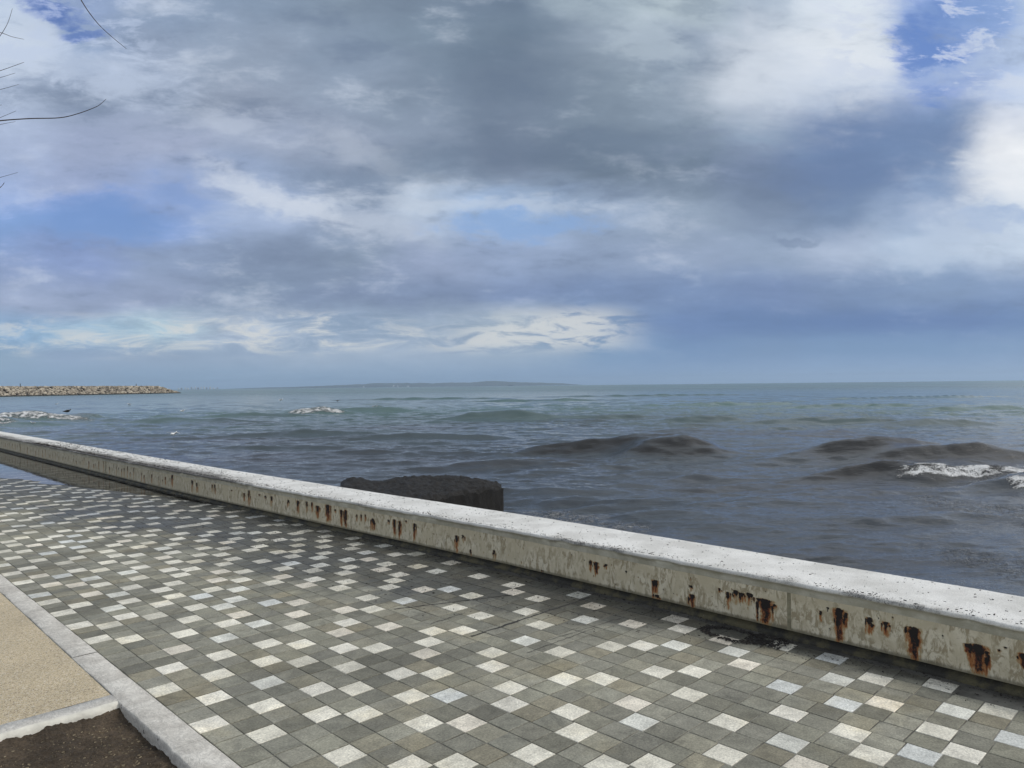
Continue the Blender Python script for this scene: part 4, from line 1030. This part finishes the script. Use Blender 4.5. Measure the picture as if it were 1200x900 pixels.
# ------------------------------------------------------------------ bare tree at the left, only its twig tips reach into view
tree = empty('bare_tree', (-6.6, 5.2, -.05)); tag(tree, 'leafless tree at the left edge with thin dark twigs against the sky', 'tree')
o0 = tree.location
def loc(px, py, y): return at_dist(px, py, y)-o0
YT = 4.6
trunk = smooth_path([(0, 0, -.2), (.03, 0, .8), (-.05, .05, 1.7), (.1, 0, 2.5), (.05, .1, 3.4), (.2, 0, 4.4)])
nT = len(trunk); V, Fc = tube(trunk, [.13-.10*i/(nT-1) for i in range(nT)], 12)
mesh_obj('trunk', V, Fc, m_bark, parent=tree, smooth=True)
hub1 = loc(-190, 210, YT+.3); hub2 = loc(-170, 90, YT+.2); hub3 = loc(-120, -60, YT); hub4 = loc(-130, 300, YT+.2)
def brnch(pts, r0, r1, name='branch', seg=8):
    p = smooth_path(pts); k = len(p); V, Fc = tube(p, [r0+(r1-r0)*i/(k-1) for i in range(k)], seg)
    mesh_obj(name, V, Fc, m_bark, parent=tree, smooth=True)
brnch([trunk[9], trunk[9].lerp(hub4, .5)+Vector((0, 0, .1)), hub4], .05, .014)
brnch([trunk[13], trunk[13].lerp(hub1, .5)+Vector((0, 0, .1)), hub1], .05, .014)
brnch([trunk[17], trunk[17].lerp(hub2, .5)+Vector((0, 0, .15)), hub2], .045, .013)
brnch([trunk[21], trunk[21].lerp(hub3, .5)+Vector((0, 0, .2)), hub3], .04, .012)
TW = [(hub3, [(60, -80), (82, -22), (95, 0), (104, 14), (116, 29), (131, 43), (148, 57)], .0052, .0020, 0),
 (hub1, [(-80, 158), (-30, 146), (0, 141.5), (35, 139), (70, 138), (92, 133), (112, 125.5), (119, 121), (124.5, 116)], .0062, .0016, 0),
 (hub1, [(-60, 168), (-20, 151), (0, 146), (18, 142.5)], .0030, .0012, .05),
 (hub2, [(-60, 102), (-20, 89), (0, 83), (28, 73)], .0040, .0016, -.05), (hub2, [(-50, 104), (-20, 95.5), (0, 91), (18, 85.5)], .003, .0012, .04),
 (hub2, [(-60, 122), (-25, 111), (0, 105), (22, 99)], .0032, .0013, .08), (hub1, [(-60, 168), (-20, 147), (0, 138), (19, 130)], .0034, .0013, .1),
 (hub2, [(-70, 20), (-25, 33), (0, 38), (14, 43), (28, 46)], .0034, .0014, 0), (hub2, [(-50, 80), (-12, 56), (0, 42), (9, 27), (14.5, 10)], .0036, .0014, .03),
 (hub4, [(-60, 226), (-20, 213), (0, 208), (21, 202)], .0030, .0012, 0), (hub4, [(-60, 268), (-20, 236), (0, 220), (5, 214)], .0038, .0024, .1), (hub1, [(-50, 128), (-14, 125), (2, 123)], .003, .0014, 0),
 (hub3, [(-100, -90), (-60, -140)], .006, .002, 0), (hub4, [(-110, 270), (-60, 300), (-30, 296)], .006, .002, .2), (hub2, [(-120, 60), (-60, 0), (-40, -60)], .006, .002, .2)]
for hub, pts, r0, r1, dy in TW:
    p3 = [hub]+[loc(x, y, YT+dy) for x, y in pts]
    brnch(p3, max(r0*.85, .003), r1*.7, 'twig', 5)

random.seed(77)          # the rest of the crown, away from the picture
for q in range(17):
    i0 = random.randint(8, nT-1); st_ = trunk[i0]; az_ = random.uniform(R(100), R(290)); ln_ = random.uniform(1.1, 2.1)*(1.25-.5*i0/nT); up_ = random.uniform(.35, 1.1)
    dr = Vector((math.cos(az_), math.sin(az_), up_)).normalized()
    if i0 > nT-4: dr = Vector((dr.x*.5, dr.y*.5, 1)).normalized()
    e1_ = st_+dr*ln_*.55+Vector((0, 0, -.05)); e2_ = st_+dr*ln_+Vector((random.uniform(-.15, .15), random.uniform(-.15, .15), .2))
    brnch([st_, e1_, e2_], .04-.022*i0/nT, .008)
    for w_ in range(5):
        f_ = random.uniform(.35, 1.); b0 = st_.lerp(e2_, f_) if f_ < .98 else e2_
        b0 = e1_.lerp(e2_, max(0, (f_-.5)*2)) if f_ > .5 else st_.lerp(e1_, f_*2)
        d2 = (dr+Vector((random.uniform(-.8, .5), random.uniform(-.8, .8), random.uniform(-.3, .9)))).normalized()
        brnch([b0, b0+d2*.3+Vector((0, 0, -.02)), b0+d2*random.uniform(.5, .9)+Vector((0, 0, .1))], .006, .0016, 'twig', 5)
# ------------------------------------------------------------------ sea air
hz = bpy.data.materials.new('sea_air'); hz.use_nodes = True; t = hz.node_tree; t.nodes.clear()
pv = t.nodes.new('ShaderNodeVolumePrincipled'); pv.inputs['Density'].default_value = 8.5e-5; pv.inputs['Color'].default_value = (.62, .80, 1, 1); pv.inputs['Anisotropy'].default_value = .2
oo = t.nodes.new('ShaderNodeOutputMaterial'); t.links.new(pv.outputs[0], oo.inputs['Volume'])
e = 14500; z0, z1 = -12, 130
V = [(x, y, z) for z in (z0, z1) for x, y in ((-e, -e), (e, -e), (e, e), (-e, e))]
o = mesh_obj('haze', V, [(0, 3, 2, 1), (4, 5, 6, 7), (0, 1, 5, 4), (1, 2, 6, 5), (2, 3, 7, 6), (3, 0, 4, 7)], hz); tag(o, kind='stuff')
